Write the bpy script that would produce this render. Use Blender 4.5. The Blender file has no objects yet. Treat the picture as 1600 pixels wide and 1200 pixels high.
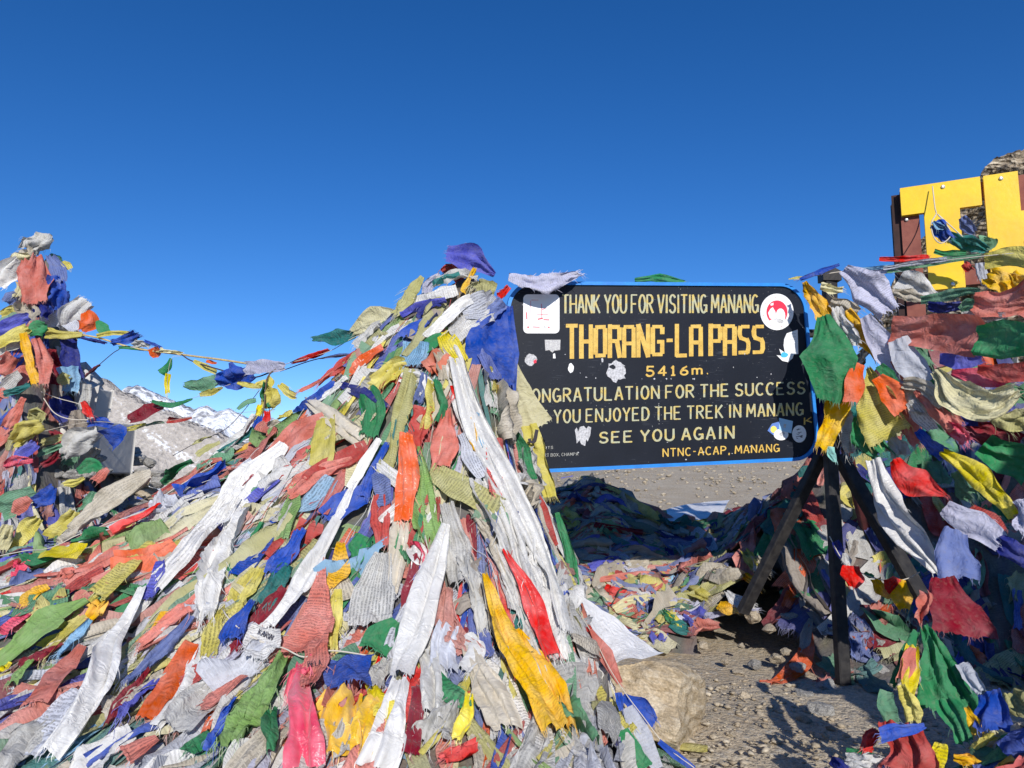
import bpy, bmesh, math, random
import numpy as np
from mathutils import Vector, noise as mn

# ------------------------------------------------------------------ camera, sky, sun, exposure
SC = bpy.context.scene
PITCH = math.radians(7.0)
CAMZ = 1.2
FPX = 1155.6
cam_d = bpy.data.cameras.new('camera')
cam_d.lens = 26.0
cam_d.sensor_width = 36.0
cam_d.clip_start = 0.05
cam_d.clip_end = 40000
cam_d.dof.use_dof = True
cam_d.dof.focus_distance = 3.9
cam_d.dof.aperture_fstop = 8.0
cam = bpy.data.objects.new('camera', cam_d)
cam.location = (0, 0, CAMZ)
cam.rotation_euler = (math.pi / 2 + PITCH, 0, 0)
SC.collection.objects.link(cam)
SC.camera = cam

SUN_EL = math.radians(26)
SUN_AZ = math.radians(7)          # to the right of straight behind the camera
sdir = Vector((math.sin(SUN_AZ) * math.cos(SUN_EL), -math.cos(SUN_AZ) * math.cos(SUN_EL), math.sin(SUN_EL)))
world = bpy.data.worlds.new('World')
SC.world = world
world.use_nodes = True
wn = world.node_tree
sky = wn.nodes.new('ShaderNodeTexSky')
sky.sky_type = 'NISHITA'
sky.sun_disc = False
sky.sun_elevation = SUN_EL
sky.sun_rotation = math.pi - SUN_AZ
sky.altitude = 3000
sky.air_density = 1.0
sky.dust_density = 0.25
sky.ozone_density = 3.0
_hs = wn.nodes.new('ShaderNodeHueSaturation')        # thin high-altitude air: a deeper blue
_hs.inputs['Saturation'].default_value = 1.29
_hs.inputs['Hue'].default_value = 0.509
wn.links.new(sky.outputs[0], _hs.inputs['Color'])
wn.links.new(_hs.outputs[0], wn.nodes['Background'].inputs[0])
wn.nodes['Background'].inputs[1].default_value = 0.148
sun_d = bpy.data.lights.new('sun', 'SUN')
sun_d.energy = 5.0
sun_d.angle = math.radians(0.5)
sun_d.color = (1.0, 0.955, 0.89)
sun = bpy.data.objects.new('sun', sun_d)
sun.rotation_euler = sdir.to_track_quat('Z', 'Y').to_euler()
sun.location = (2, -6, 6)
SC.collection.objects.link(sun)
SC.view_settings.view_transform = 'Standard'
SC.view_settings.look = 'None'
SC.view_settings.exposure = -0.06
SC.view_settings.gamma = 1.0
SC.view_settings.use_curve_mapping = False

R0 = random.Random(11)
NR = np.random.RandomState(5)
COL = SC.collection

# ------------------------------------------------------------------ pixel <-> world helpers (photo pixels 1600 x 1200)
CP, SP = math.cos(PITCH), math.sin(PITCH)
def ray(px, py):
    x = (px - 800) / FPX
    y = (600 - py) / FPX
    d = np.array([x, CP - y * SP, SP + y * CP])
    return d / d[1]                      # scaled so that Y = 1
CAM = np.array([0, 0, CAMZ])
def at(px, py, Y):
    return CAM + ray(px, py) * Y
def px_of(p):
    x, y, z = p[0], p[1], p[2] - CAMZ
    f = y * CP + z * SP
    u = -y * SP + z * CP
    if f < 0.05: return (-9999, -9999)
    return (800 + FPX * x / f, 600 - FPX * u / f)

# ------------------------------------------------------------------ the ground and the heaps as one height field
_g = [(NR.uniform(0.6, 5), NR.uniform(0, 6.28), NR.uniform(0, 6.28)) for _ in range(14)]
def bumps(X, Y):
    s = 0
    for f, a, ph in _g:
        s = s + np.sin(f * (X * math.cos(a) + Y * math.sin(a)) + ph) / (1 + f)
    return s
_h = [(NR.uniform(6, 26), NR.uniform(0, 6.28), NR.uniform(0, 6.28)) for _ in range(16)]
def lumps(X, Y):
    s = 0
    for f, a, ph in _h:
        s = s + np.sin(f * (X * math.cos(a) + Y * math.sin(a)) + ph) / (0.5 + f * 0.12)
    return s * 0.25
def ground_h(X, Y):
    r = np.sqrt(X * X + Y * Y)
    z = 0.022 * bumps(X, Y) * np.clip(r / 3, 0.3, 1.6)
    q = np.clip((X / (np.abs(Y) + 1) + .12) * 4, 0, 1)
    z = z + 0.075 * np.clip(Y - 9, 0, 34) * q
    z = z - 0.22 * np.clip(r - 70, 0, 130) * 0.9 - 0.05 * np.clip(r - 200, 0, 1500)   # the saddle falls away
    # broken slope that climbs on the right behind the letters
    return z
def mound1(X, Y):
    dx = X + 0.19; dy = Y - 3.95
    a = np.where(dx < 0, dx / 2.35, dx / 0.44)
    b = np.where(dy < 0, dy / 0.86, dy / 0.75)
    r = np.sqrt(a * a + b * b + 0.0016)
    sh = .19 * np.exp(-((X + .62) / .40) ** 2 - ((Y - 3.85) / .42) ** 2) + .10 * np.exp(-((X + .24) / .2) ** 2 - ((Y - 3.85) / .22) ** 2)
    return sh + 2.26 * np.exp(-r) * np.clip(1.25 - r * 0.11, 0.2, 1) * np.clip((.60 - X) / .30, 0, 1) ** .8 - 0.06
def mound2(X, Y):
    dx = X + 4.15
    d = np.sqrt(np.where(dx > 0, dx * 2.2, dx) ** 2 + ((Y - 6.5)) ** 2 + 0.004)
    a = 3.45 * np.exp(-d / 0.98) - 0.08
    dd = np.sqrt(((X + 4.2) / 2.3) ** 2 + ((Y - 5.6) / 1.2) ** 2)
    return np.maximum(a, 0.62 * np.exp(-dd ** 2) - 0.12)
def mound3(X, Y):
    yc = 6.95 - .9 * np.exp(-((X - 2.7) / 0.85) ** 2)
    y0 = 5.15 + .35 / (1 + np.exp(-(X - 1.55) * 8))
    t = np.clip((Y - y0) / (yc - y0), 0, 1)
    prof = np.where(Y < yc, t ** 0.95, np.exp(-((Y - yc) / 1.0) ** 2))
    crest = 0.66 + 0.46 * np.exp(-((X - 0.72) / 0.55) ** 2) + 0.62 * np.exp(-((X - 2.75) / 0.75) ** 2)
    fade = 1 / (1 + np.exp((X - 3.6) * 4)) * np.clip((X + 0.6) * 2, 0, 1)
    near = 1.0
    return prof * crest * fade * near - 0.04
def mound4(X, Y):
    d = np.sqrt(((X - 3.45) / 1.5) ** 2 + ((Y - 5.85) / .75) ** 2)
    return 2.5 * np.exp(-d ** 1.6) - 0.08
def mound5(X, Y):
    d = np.sqrt(((X - 2.35) / 0.62) ** 2 + ((Y - 1.3) / 0.95) ** 2)  # unseen hump of the pile, raised to shade the ground at right
    e = np.sqrt(((X - 1.72) / 0.5) ** 2 + ((Y - 2.25) / 0.4) ** 2)
    return np.maximum(1.6 * np.exp(-d ** 1.8), .55 * np.exp(-e ** 2)) - 0.05
def unseen_shade_mound(X, Y):  # unseen mound, added and shaped to cast shade over the right side
    d = np.sqrt(((X - 4.2) / 1.4) ** 2 + ((Y + .2) / 1.15) ** 2)
    return 4.0 * np.exp(-d ** 5) - 0.06
MOUNDS = [mound1, mound2, mound3, mound4, mound5, unseen_shade_mound]
def H(X, Y, which=None):
    X = np.asarray(X, float); Y = np.asarray(Y, float)
    g = ground_h(X, Y)
    m = g
    for i, f in enumerate(MOUNDS):
        if which is not None and i not in which: continue
        m = np.maximum(m, g + f(X, Y))
    w = np.clip((m - g) * 6, 0, 1)
    return m + 0.062 * lumps(X, Y) * w
def grad_n(X, Y, e=0.05):
    hx = (H(X + e, Y) - H(X - e, Y)) / (2 * e)
    hy = (H(X, Y + e) - H(X, Y - e)) / (2 * e)
    n = np.stack([-hx, -hy, np.ones_like(hx)], -1)
    return n / np.linalg.norm(n, axis=-1, keepdims=True)
_TS = np.concatenate([np.arange(1.2, 9, 0.02), np.arange(9, 60, 0.2)])
def hit(px, py, ymin=1.2):
    d = ray(px, py)
    P = CAM[None] + d[None] * _TS[:, None]
    below = (P[:, 2] < H(P[:, 0], P[:, 1])) & (_TS >= ymin)
    if not below.any(): return None
    k = int(np.argmax(below))
    return P[k]

# ------------------------------------------------------------------ mesh helpers
def tag(o, label=None, cat=None, group=None, kind=None):
    if label: o['label'] = label
    if cat: o['category'] = cat
    if group: o['group'] = group
    if kind: o['kind'] = kind
    return o
def empty(name, loc, parent=None):
    o = bpy.data.objects.new(name, None); COL.objects.link(o)
    o.empty_display_size = 0.1
    o.location = loc
    return o
def link(name, me, mat=None, parent=None, loc=(0, 0, 0)):
    o = bpy.data.objects.new(name, me)
    COL.objects.link(o)
    if mat is not None and not me.materials: me.materials.append(mat)
    if parent is not None:
        o.parent = parent
        p = Vector(parent.location)
        q = parent.parent
        while q is not None:
            p = p + Vector(q.location); q = q.parent
        o.location = Vector(loc) - p
    else:
        o.location = loc
    return o
def quads_mesh(name, V, F, cols=None, uvs=None, smooth=True):
    """V (n,3), F (m,4) ints"""
    me = bpy.data.meshes.new(name)
    V = np.asarray(V, np.float32); F = np.asarray(F, np.int32)
    n, m = len(V), len(F)
    me.vertices.add(n); me.vertices.foreach_set('co', V.ravel())
    me.loops.add(m * 4); me.loops.foreach_set('vertex_index', F.ravel())
    me.polygons.add(m)
    me.polygons.foreach_set('loop_start', np.arange(0, m * 4, 4, dtype=np.int32))
    me.polygons.foreach_set('use_smooth', np.full(m, smooth))
    if uvs is not None:
        u = me.uv_layers.new(name='UVMap')
        u.data.foreach_set('uv', np.asarray(uvs, np.float32)[F.ravel()].ravel())
    if cols is not None:
        a = me.attributes.new('col', 'FLOAT_COLOR', 'POINT')
        a.data.foreach_set('color', np.asarray(cols, np.float32).ravel())
    me.update(calc_edges=True)
    return me
def py_mesh(name, V, F, smooth=False):
    me = bpy.data.meshes.new(name)
    me.from_pydata([tuple(map(float, v)) for v in V], [], F)
    if smooth:
        me.polygons.foreach_set('use_smooth', np.full(len(me.polygons), True))
    me.update()
    return me
def tube_geo(pts, r, sides=6, closed=True):
    pts = np.asarray(pts, float)
    n = len(pts)
    rr = np.full(n, r) if np.isscalar(r) else np.asarray(r)
    T = np.gradient(pts, axis=0); T /= np.linalg.norm(T, axis=1, keepdims=True) + 1e-9
    ref = np.array([0.13, 0.21, 1.0]) if abs(T[:, 2]).mean() < 0.9 else np.array([1.0, 0.2, 0.1])
    A = np.cross(T, ref); A /= np.linalg.norm(A, axis=1, keepdims=True)
    B = np.cross(T, A)
    V, F = [], []
    for i in range(n):
        for k in range(sides):
            a = 2 * math.pi * k / sides
            V.append(pts[i] + rr[i] * (math.cos(a) * A[i] + math.sin(a) * B[i]))
    for i in range(n - 1):
        for k in range(sides):
            F.append((i * sides + k, i * sides + (k + 1) % sides, (i + 1) * sides + (k + 1) % sides, (i + 1) * sides + k))
    if closed:
        F.append(tuple(range(sides - 1, -1, -1))); F.append(tuple((n - 1) * sides + k for k in range(sides)))
    return V, F

# ------------------------------------------------------------------ materials
def mat_new(name):
    m = bpy.data.materials.new(name); m.use_nodes = True
    nt = m.node_tree
    return m, nt, nt.nodes, nt.links, nt.nodes['Principled BSDF']
def N_(nt, t, **kw):
    n = nt.nodes.new(t)
    for k, v in kw.items():
        if k.startswith('i_'):
            n.inputs[int(k[2:]) if k[2:].isdigit() else k[2:]].default_value = v
        else: setattr(n, k, v)
    return n
def math_n(nt, op, a, b=None, c=None, clamp=False):
    n = nt.nodes.new('ShaderNodeMath'); n.operation = op; n.use_clamp = clamp
    for i, v in enumerate((a, b, c)):
        if v is None: continue
        if isinstance(v, (int, float)): n.inputs[i].default_value = v
        else: nt.links.new(v, n.inputs[i])
    return n.outputs[0]
def mix_n(nt, fac, a, b, blend='MIX'):
    n = nt.nodes.new('ShaderNodeMix'); n.data_type = 'RGBA'; n.blend_type = blend
    for i, v in ((0, fac), (6, a), (7, b)):
        if isinstance(v, (int, float)): n.inputs[i].default_value = v
        elif isinstance(v, tuple): n.inputs[i].default_value = (*v[:3], 1)
        else: nt.links.new(v, n.inputs[i])
    return n.outputs[2]
def ramp_n(nt, fac, stops, interp='LINEAR'):
    n = nt.nodes.new('ShaderNodeValToRGB'); n.color_ramp.interpolation = interp
    e = n.color_ramp.elements
    while len(e) < len(stops): e.new(0.5)
    for k, (p, c) in enumerate(stops):
        e[k].position = p
        e[k].color = (*c, 1) if isinstance(c, tuple) else (c, c, c, 1)
    nt.links.new(fac, n.inputs[0])
    return n.outputs[0]

def cloth_material(name, satin):
    m, nt, nd, lk, bs = mat_new(name)
    at_ = N_(nt, 'ShaderNodeAttribute', attribute_name='col')
    uv = N_(nt, 'ShaderNodeUVMap', uv_map='UVMap')
    # rows of printed script: uv is in metres
    sep = N_(nt, 'ShaderNodeSeparateXYZ'); lk.new(uv.outputs[0], sep.inputs[0])
    wob = N_(nt, 'ShaderNodeTexNoise', i_Scale=14.0); lk.new(uv.outputs[0], wob.inputs['Vector'])
    vv = math_n(nt, 'ADD', sep.outputs[1], math_n(nt, 'MULTIPLY', wob.outputs[0], 0.01))
    row = math_n(nt, 'SINE', math_n(nt, 'MULTIPLY', vv, 2 * math.pi / 0.0125))
    rowm = math_n(nt, 'GREATER_THAN', row, 0.0)
    mp = N_(nt, 'ShaderNodeMapping'); mp.inputs['Scale'].default_value = (170, 90, 1)
    lk.new(uv.outputs[0], mp.inputs[0])
    ch = N_(nt, 'ShaderNodeTexNoise', i_Scale=1.0, i_Detail=1.0); lk.new(mp.outputs[0], ch.inputs['Vector'])
    chm = math_n(nt, 'GREATER_THAN', ch.outputs[0], 0.44)
    big = N_(nt, 'ShaderNodeTexNoise', i_Scale=9.0, i_Detail=2.0); lk.new(uv.outputs[0], big.inputs['Vector'])
    ink = math_n(nt, 'MULTIPLY', math_n(nt, 'MULTIPLY', rowm, chm), at_.outputs['Alpha'])
    ink = math_n(nt, 'MULTIPLY', ink, math_n(nt, 'MULTIPLY', big.outputs[0], 1.5), clamp=True)
    # fading and dirt
    geo = N_(nt, 'ShaderNodeTexCoord')
    d1 = N_(nt, 'ShaderNodeTexNoise', i_Scale=11.0, i_Detail=5.0); lk.new(geo.outputs['Object'], d1.inputs['Vector'])
    d2 = N_(nt, 'ShaderNodeTexNoise', i_Scale=46.0, i_Detail=3.0); lk.new(geo.outputs['Object'], d2.inputs['Vector'])
    hs = N_(nt, 'ShaderNodeHueSaturation')
    lk.new(at_.outputs['Color'], hs.inputs['Color'])
    lk.new(ramp_n(nt, d1.outputs[0], [(0.3, 0.84), (0.7, 1.1)]), hs.inputs['Saturation'])
    lk.new(ramp_n(nt, d1.outputs[0], [(0.3, 1.12), (0.7, 0.86)]), hs.inputs['Value'])
    dirt = math_n(nt, 'MULTIPLY', ramp_n(nt, d2.outputs[0], [(0.5, 0.0), (0.75, 1.0)]), 0.10 if satin else 0.22)
    c = mix_n(nt, dirt, hs.outputs[0], (0.33, 0.28, 0.22))
    c = mix_n(nt, math_n(nt, 'MULTIPLY', ink, 0.62), c, mix_n(nt, 0.82, c, (0.02, 0.02, 0.03)))
    lk.new(c, bs.inputs['Base Color'])
    bs.inputs['Roughness'].default_value = 0.33 if satin else 0.85
    bs.inputs['Specular IOR Level'].default_value = 0.5 if satin else 0.2
    if satin:
        bs.inputs['Sheen Weight'].default_value = 0.2
    # crumple relief
    mp2 = N_(nt, 'ShaderNodeMapping'); mp2.inputs['Scale'].default_value = (17, 17, 17)
    lk.new(uv.outputs[0], mp2.inputs[0])
    cr = N_(nt, 'ShaderNodeTexNoise', i_Scale=1.0, i_Detail=4.0, i_Roughness=0.55, i_Distortion=0.8); lk.new(mp2.outputs[0], cr.inputs['Vector'])
    cr2 = math_n(nt, 'ABSOLUTE', math_n(nt, 'SUBTRACT', cr.outputs[0], 0.5))
    b1 = N_(nt, 'ShaderNodeBump', i_Strength=0.55 if satin else 0.6, i_Distance=0.04); lk.new(cr2, b1.inputs['Height'])
    wv = N_(nt, 'ShaderNodeTexNoise', i_Scale=330.0, i_Detail=1.0); lk.new(uv.outputs[0], wv.inputs['Vector'])
    b2 = N_(nt, 'ShaderNodeBump', i_Strength=0.12 if satin else 0.35, i_Distance=0.002); lk.new(wv.outputs[0], b2.inputs['Height'])
    lk.new(b1.outputs[0], b2.inputs['Normal']); lk.new(b2.outputs[0], bs.inputs['Normal'])
    tr = N_(nt, 'ShaderNodeBsdfTranslucent'); lk.new(c, tr.inputs[0]); lk.new(b1.outputs[0], tr.inputs['Normal'])
    mx = N_(nt, 'ShaderNodeMixShader', i_0=0.15 if satin else 0.22)
    lk.new(bs.outputs[0], mx.inputs[1]); lk.new(tr.outputs[0], mx.inputs[2])
    lk.new(mx.outputs[0], nd['Material Output'].inputs[0])
    return m
M_COTTON = cloth_material('printed cotton', False)
M_SATIN = cloth_material('satin', True)

def simple(name, col, rough=0.7, spec=0.3, metal=0.0, nscale=0, namt=0.0, bump=0.0, bscale=60, col2=None, coat=0):
    m, nt, nd, lk, bs = mat_new(name)
    bs.inputs['Roughness'].default_value = rough
    bs.inputs['Specular IOR Level'].default_value = spec
    bs.inputs['Metallic'].default_value = metal
    bs.inputs['Coat Weight'].default_value = coat
    tc = N_(nt, 'ShaderNodeTexCoord')
    if nscale:
        n = N_(nt, 'ShaderNodeTexNoise', i_Scale=float(nscale), i_Detail=5.0); lk.new(tc.outputs['Object'], n.inputs['Vector'])
        c2 = col2 or tuple(x * (1 - namt) for x in col)
        lk.new(mix_n(nt, ramp_n(nt, n.outputs[0], [(0.35, 0.0), (0.65, 1.0)]), col, c2), bs.inputs['Base Color'])
    else:
        bs.inputs['Base Color'].default_value = (*col, 1)
    if bump:
        b = N_(nt, 'ShaderNodeBump', i_Strength=bump, i_Distance=0.01)
        n = N_(nt, 'ShaderNodeTexNoise', i_Scale=float(bscale), i_Detail=6.0); lk.new(tc.outputs['Object'], n.inputs['Vector'])
        lk.new(n.outputs[0], b.inputs['Height']); lk.new(b.outputs[0], bs.inputs['Normal'])
    return m

# ------------------------------------------------------------------ cloth colours
PAL = dict(
    W=(.72, .71, .69), G=(.56, .55, .52), B=(.55, .49, .39), D=(.36, .31, .26), L=(.52, .52, .66), q=(.55, .57, .64),
    s=(.66, .20, .155), r=(.50, .07, .06), R=(.74, .035, .03), m=(.26, .02, .035), o=(.76, .13, .035), p=(.82, .09, .16), z=(.55, .26, .22),
    y=(.64, .56, .13), Y=(.88, .48, .02), O=(.46, .44, .19), e=(.68, .63, .38), x=(.80, .66, .03),
    g=(.04, .25, .10), l=(.25, .42, .13), t=(.03, .20, .19), h=(.15, .33, .20),
    b=(.03, .09, .46), n=(.025, .035, .22), v=(.10, .11, .50), k=(.15, .20, .44), c=(.24, .46, .68), a=(.33, .68, .62))
CNAME = dict(W='white', G='pale grey', B='beige', D='taupe', L='lilac', q='pale blue-grey', s='salmon', r='faded red', R='bright red', m='maroon',
             o='orange', p='hot pink', z='dusty pink', y='faded yellow', Y='golden', O='olive', e='cream', x='bright yellow', g='green', l='lime green',
             t='teal', h='washed-out green', b='royal blue', n='navy', v='violet-blue', k='slate blue', c='light blue', a='aqua')
# styles: pleats, depth, overlap, crumple, edge curl, rest width factor, ragged, fringe, print, satin, tail lift
ST = dict(
    flat=dict(k=0.8, d=.12, o=.0, cr=.32, curl=.12, rag=.02, fr=.4, pr=1.0, sat=0, nm='flat printed'),
    wave=dict(k=1.5, d=.28, o=.2, cr=.8, curl=.2, rag=.03, fr=.5, pr=.7, sat=0, nm='creased'),
    fold=dict(k=2.2, d=.45, o=.5, cr=1., curl=.2, rag=.03, fr=.6, pr=.6, sat=0, nm='folded'),
    roll=dict(k=1.2, d=.9, o=1.1, cr=.8, curl=.2, rag=.02, fr=.3, pr=.4, sat=0, nm='rolled'),
    rag=dict(k=2.2, d=.4, o=.5, cr=1.4, curl=.3, rag=.12, fr=1.6, pr=.5, sat=0, nm='frayed'),
    scarf=dict(k=1.8, d=.42, o=.6, cr=.7, curl=.15, rag=.01, fr=.6, pr=.0, sat=1, nm='satin'),
    clump=dict(k=3.0, d=.75, o=.9, cr=1.6, curl=.4, rag=.08, fr=.9, pr=.3, sat=0, nm='bunched'))

def cloth_geo(C, N, W, st, rng, R=None, Cn=None, surf=False, off=0.0, detail=1.0, color=(.5, .5, .5), fringe=True, lift=0.0):
    C = np.asarray(C, float); n = len(C)
    N = np.broadcast_to(np.asarray(N, float), (n, 3)).copy()
    W = np.asarray(W, float)
    T = np.gradient(C, axis=0); T /= np.linalg.norm(T, axis=1, keepdims=True) + 1e-9
    N -= (N * T).sum(1, keepdims=True) * T; N /= np.linalg.norm(N, axis=1, keepdims=True) + 1e-9
    S = np.cross(T, N)
    Cn = Cn or 11
    u = np.linspace(-1, 1, Cn)[None, :]; v = np.linspace(0, 1, n)[:, None]
    L = np.linalg.norm(np.diff(C, axis=0), axis=1).sum()
    Wv = W[:, None]
    asp = L / max(W.mean(), 1e-3)
    k = st['k'] * rng.uniform(.7, 1.35)
    ph = rng.uniform(0, 6.28); a1 = rng.uniform(-1, 1) * 1.2 * min(asp, 4)
    phi = ph + a1 * v + .8 * np.sin(v * rng.uniform(2, 5) * min(asp, 3) ** .5 + rng.uniform(0, 6))
    uw = u + .16 * np.sin(2.3 * u + rng.uniform(0, 6) + 1.5 * v)
    ang = math.pi * k * uw + phi
    env = .55 + .45 * np.sin(v * rng.uniform(2, 6) + rng.uniform(0, 6)) ** 2
    pw = Wv / max(k, .6)
    wm = .05 if st['nm'] in ('flat printed', 'satin') else .13
    Wv = Wv * (1 + wm * np.sin(v * rng.uniform(3, 8) + rng.uniform(0, 6)) + wm * .45 * np.sin(v * rng.uniform(9, 17) + rng.uniform(0, 6)))
    hgt = st['d'] * rng.uniform(.8, 1.4) * env * pw * .62 * np.cos(ang)
    hgt += st['d'] * pw * .22 * env * (1 - 2 * np.abs(np.sin(ang * 1.55 + rng.uniform(0, 3) + 1.3 * v * asp)))
    hgt += .25 * st['d'] * pw * .4 * np.cos(ang * 2.3 + 2.0 * v * asp + rng.uniform(0, 6))
    lat = Wv / 2 * u + st['o'] * env * pw * .30 * np.sin(2 * ang if st['o'] < .1 else ang + 1.2)
    # crumple: several oblique ridged waves
    w0 = Wv.mean()
    for q in range(5):
        fu = rng.uniform(1.0, 4.5) * (1 if q < 3 else 2); fv = rng.uniform(-3.5, 3.5) * min(asp, 3)
        wave = np.abs(np.sin(fu * u + fv * v + rng.uniform(0, 6) + .7 * np.sin(3 * v + rng.uniform(0, 6)) + .5 * np.sin(2.2 * u + rng.uniform(0, 6))))
        hgt += st['cr'] * .062 * min(w0, .16) * (1 - 2 * wave ** .8) * (1.0 if q < 3 else .5)
    c_ = rng.uniform(-.4, 1) * st['curl']
    hgt += c_ * Wv * .5 * np.abs(u) ** 3
    hgt += lift * L * v ** 2.2
    # along-path sway
    sway = .10 * w0 * np.sin(v * rng.uniform(2, 6) + rng.uniform(0, 6))
    lat = lat + sway
    rg = st['rag']
    if rg:
        e = np.array([rng.random() for _ in range(n)])[:, None]
        lat = lat * (1 - rg * 1.6 * e * (np.abs(u) > .98))
    dv = np.zeros((n, Cn))
    jag = np.array([rng.uniform(-1, 1) for _ in range(Cn)])
    jag = jag * rg * 1.8 + .06 * np.sin(u[0] * rng.uniform(1, 4) + rng.uniform(0, 6))
    dv[-1] = jag * w0; dv[-2] = dv[-1] * .5
    if st['d'] > .2 or not surf:                     # the strip turns about its own length
        tw = (.10 if st['d'] < .2 else .25 + .5 * st['d']) * (np.sin(v[:, 0] * rng.uniform(2, 5) + rng.uniform(0, 6)) * .8 + rng.uniform(-.3, .3))
        S2 = S * np.cos(tw)[:, None] + N * np.sin(tw)[:, None]; N2 = N * np.cos(tw)[:, None] - S * np.sin(tw)[:, None]
        P = C[:, None, :] + S2[:, None, :] * lat[..., None] + T[:, None, :] * dv[..., None]
        if surf: hgt = hgt + np.maximum(lat * np.sin(tw)[:, None], -.02) * .8; P = C[:, None, :] + S[:, None, :] * lat[..., None] * np.cos(tw)[:, None, None] + T[:, None, :] * dv[..., None]
        else: N = N2
    else:
        P = C[:, None, :] + S[:, None, :] * lat[..., None] + T[:, None, :] * dv[..., None]
    if surf:
        nz = np.clip(N[:, 2:3], .15, 1)
        dz = (H(P[..., 0], P[..., 1]) - P[..., 2]) * nz
        dz = np.clip(dz, -.05, .09)
        P = P + N[:, None, :] * (dz + np.maximum(hgt, -.6 * abs(off) - .004) + off)[..., None]
    else:
        P = P + N[:, None, :] * hgt[..., None]
    idx = np.arange(n * Cn).reshape(n, Cn)
    F = np.stack([idx[:-1, :-1], idx[:-1, 1:], idx[1:, 1:], idx[1:, :-1]], -1).reshape(-1, 4)
    V = P.reshape(-1, 3)
    wr = w0 * (1 + st['d'] * .6)
    flip = rng.random() < .5
    UU = np.broadcast_to(u * wr / 2, (n, Cn)); VV = np.broadcast_to(v * L, (n, Cn))
    uv = np.stack([UU, VV], -1).reshape(-1, 2)
    if flip: uv = uv[:, ::-1]
    uv = uv + np.array([rng.uniform(0, 9), rng.uniform(0, 9)])
    if fringe and st['fr'] > 0:
        nf = int(w0 / .006 * st['fr'] * 1.5 * detail)
        tv, tf, tu = [], [], []
        base = len(V)
        for j in range(nf):
            side = rng.random() < (.35 if st['rag'] > .05 else .12)
            fl = rng.uniform(.008, .042) * st['fr'] ** .5
            if side:
                r_ = rng.randrange(n // 3, n - 1); c0 = rng.choice((0, Cn - 1))
                p0 = P[r_, c0]; d = S[r_] * (1 if c0 else -1) * .6 + T[r_] * .8
            else:
                cc = rng.uniform(0, Cn - 1.001); ci = int(cc); ff = cc - ci
                p0 = P[-1, ci] * (1 - ff) + P[-1, ci + 1] * ff; d = T[-1] + S[-1] * rng.uniform(-.35, .35)
                r_ = n - 1
            d = d + np.array([rng.uniform(-.2, .2), rng.uniform(-.2, .2), rng.uniform(-.5, .1)])
            d /= np.linalg.norm(d)
            sd = np.cross(d, N[r_]); sd /= np.linalg.norm(sd) + 1e-9
            p1 = p0 + d * fl * .55; p2 = p0 + (d + np.array([rng.uniform(-.5, .5), rng.uniform(-.5, .5), -.4])) * fl
            w = rng.uniform(.0006, .0013)
            q0 = p0 - d * .003
            tv += [q0 - sd * w, q0 + sd * w, p1 - sd * w, p1 + sd * w, p2 - sd * w * .3, p2 + sd * w * .3]
            b_ = base + j * 6
            tf += [(b_, b_ + 1, b_ + 3, b_ + 2), (b_ + 2, b_ + 3, b_ + 5, b_ + 4)]
            tu += [(0, 0)] * 6
        if nf:
            V = np.concatenate([V, np.array(tv)]); F = np.concatenate([F, np.array(tf)]); uv = np.concatenate([uv, np.array(tu)])
    col = np.empty((len(V), 4)); 
    j = rng.uniform(.86, 1.1)
    col[:, :3] = np.clip(np.array(color) * j, 0, .85); col[:, 3] = st['pr'] * (1 if rng.random() < .8 else .2)
    col[n * Cn:, 3] = 0
    col[n * Cn:, :3] = col[n * Cn:, :3] * .8 + .1
    return V, F, uv, col

def smooth_path(pts, n):
    """Catmull-Rom through pts (k,d) resampled evenly to n"""
    P = np.asarray(pts, float)
    if len(P) == 2: 
        t = np.linspace(0, 1, n)[:, None]; return P[0] * (1 - t) + P[1] * t
    Q = np.concatenate([[2 * P[0] - P[1]], P, [2 * P[-1] - P[-2]]])
    out = []
    for i in range(1, len(Q) - 2):
        for t in np.linspace(0, 1, 12, endpoint=False):
            a, b, c, d = Q[i - 1], Q[i], Q[i + 1], Q[i + 2]
            out.append(.5 * ((2 * b) + (-a + c) * t + (2 * a - 5 * b + 4 * c - d) * t ** 2 + (-a + 3 * b - 3 * c + d) * t ** 3))
    out.append(P[-1]); out = np.array(out)
    s = np.concatenate([[0], np.cumsum(np.linalg.norm(np.diff(out[:, :2], axis=0), axis=1))])
    ss = np.linspace(0, s[-1], n)
    return np.stack([np.interp(ss, s, out[:, j]) for j in range(out.shape[1])], 1)

FLAGS = []       # (object, colour key, style, centre px, size, noun)
def emit(name, V, F, uv, col, satin, parent=None, loc=None):
    loc = V[0].copy() if loc is None else np.asarray(loc)
    me = quads_mesh(name, V - loc, F, col, uv)
    return link(name, me, M_SATIN if satin else M_COTTON, parent, loc)

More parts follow.
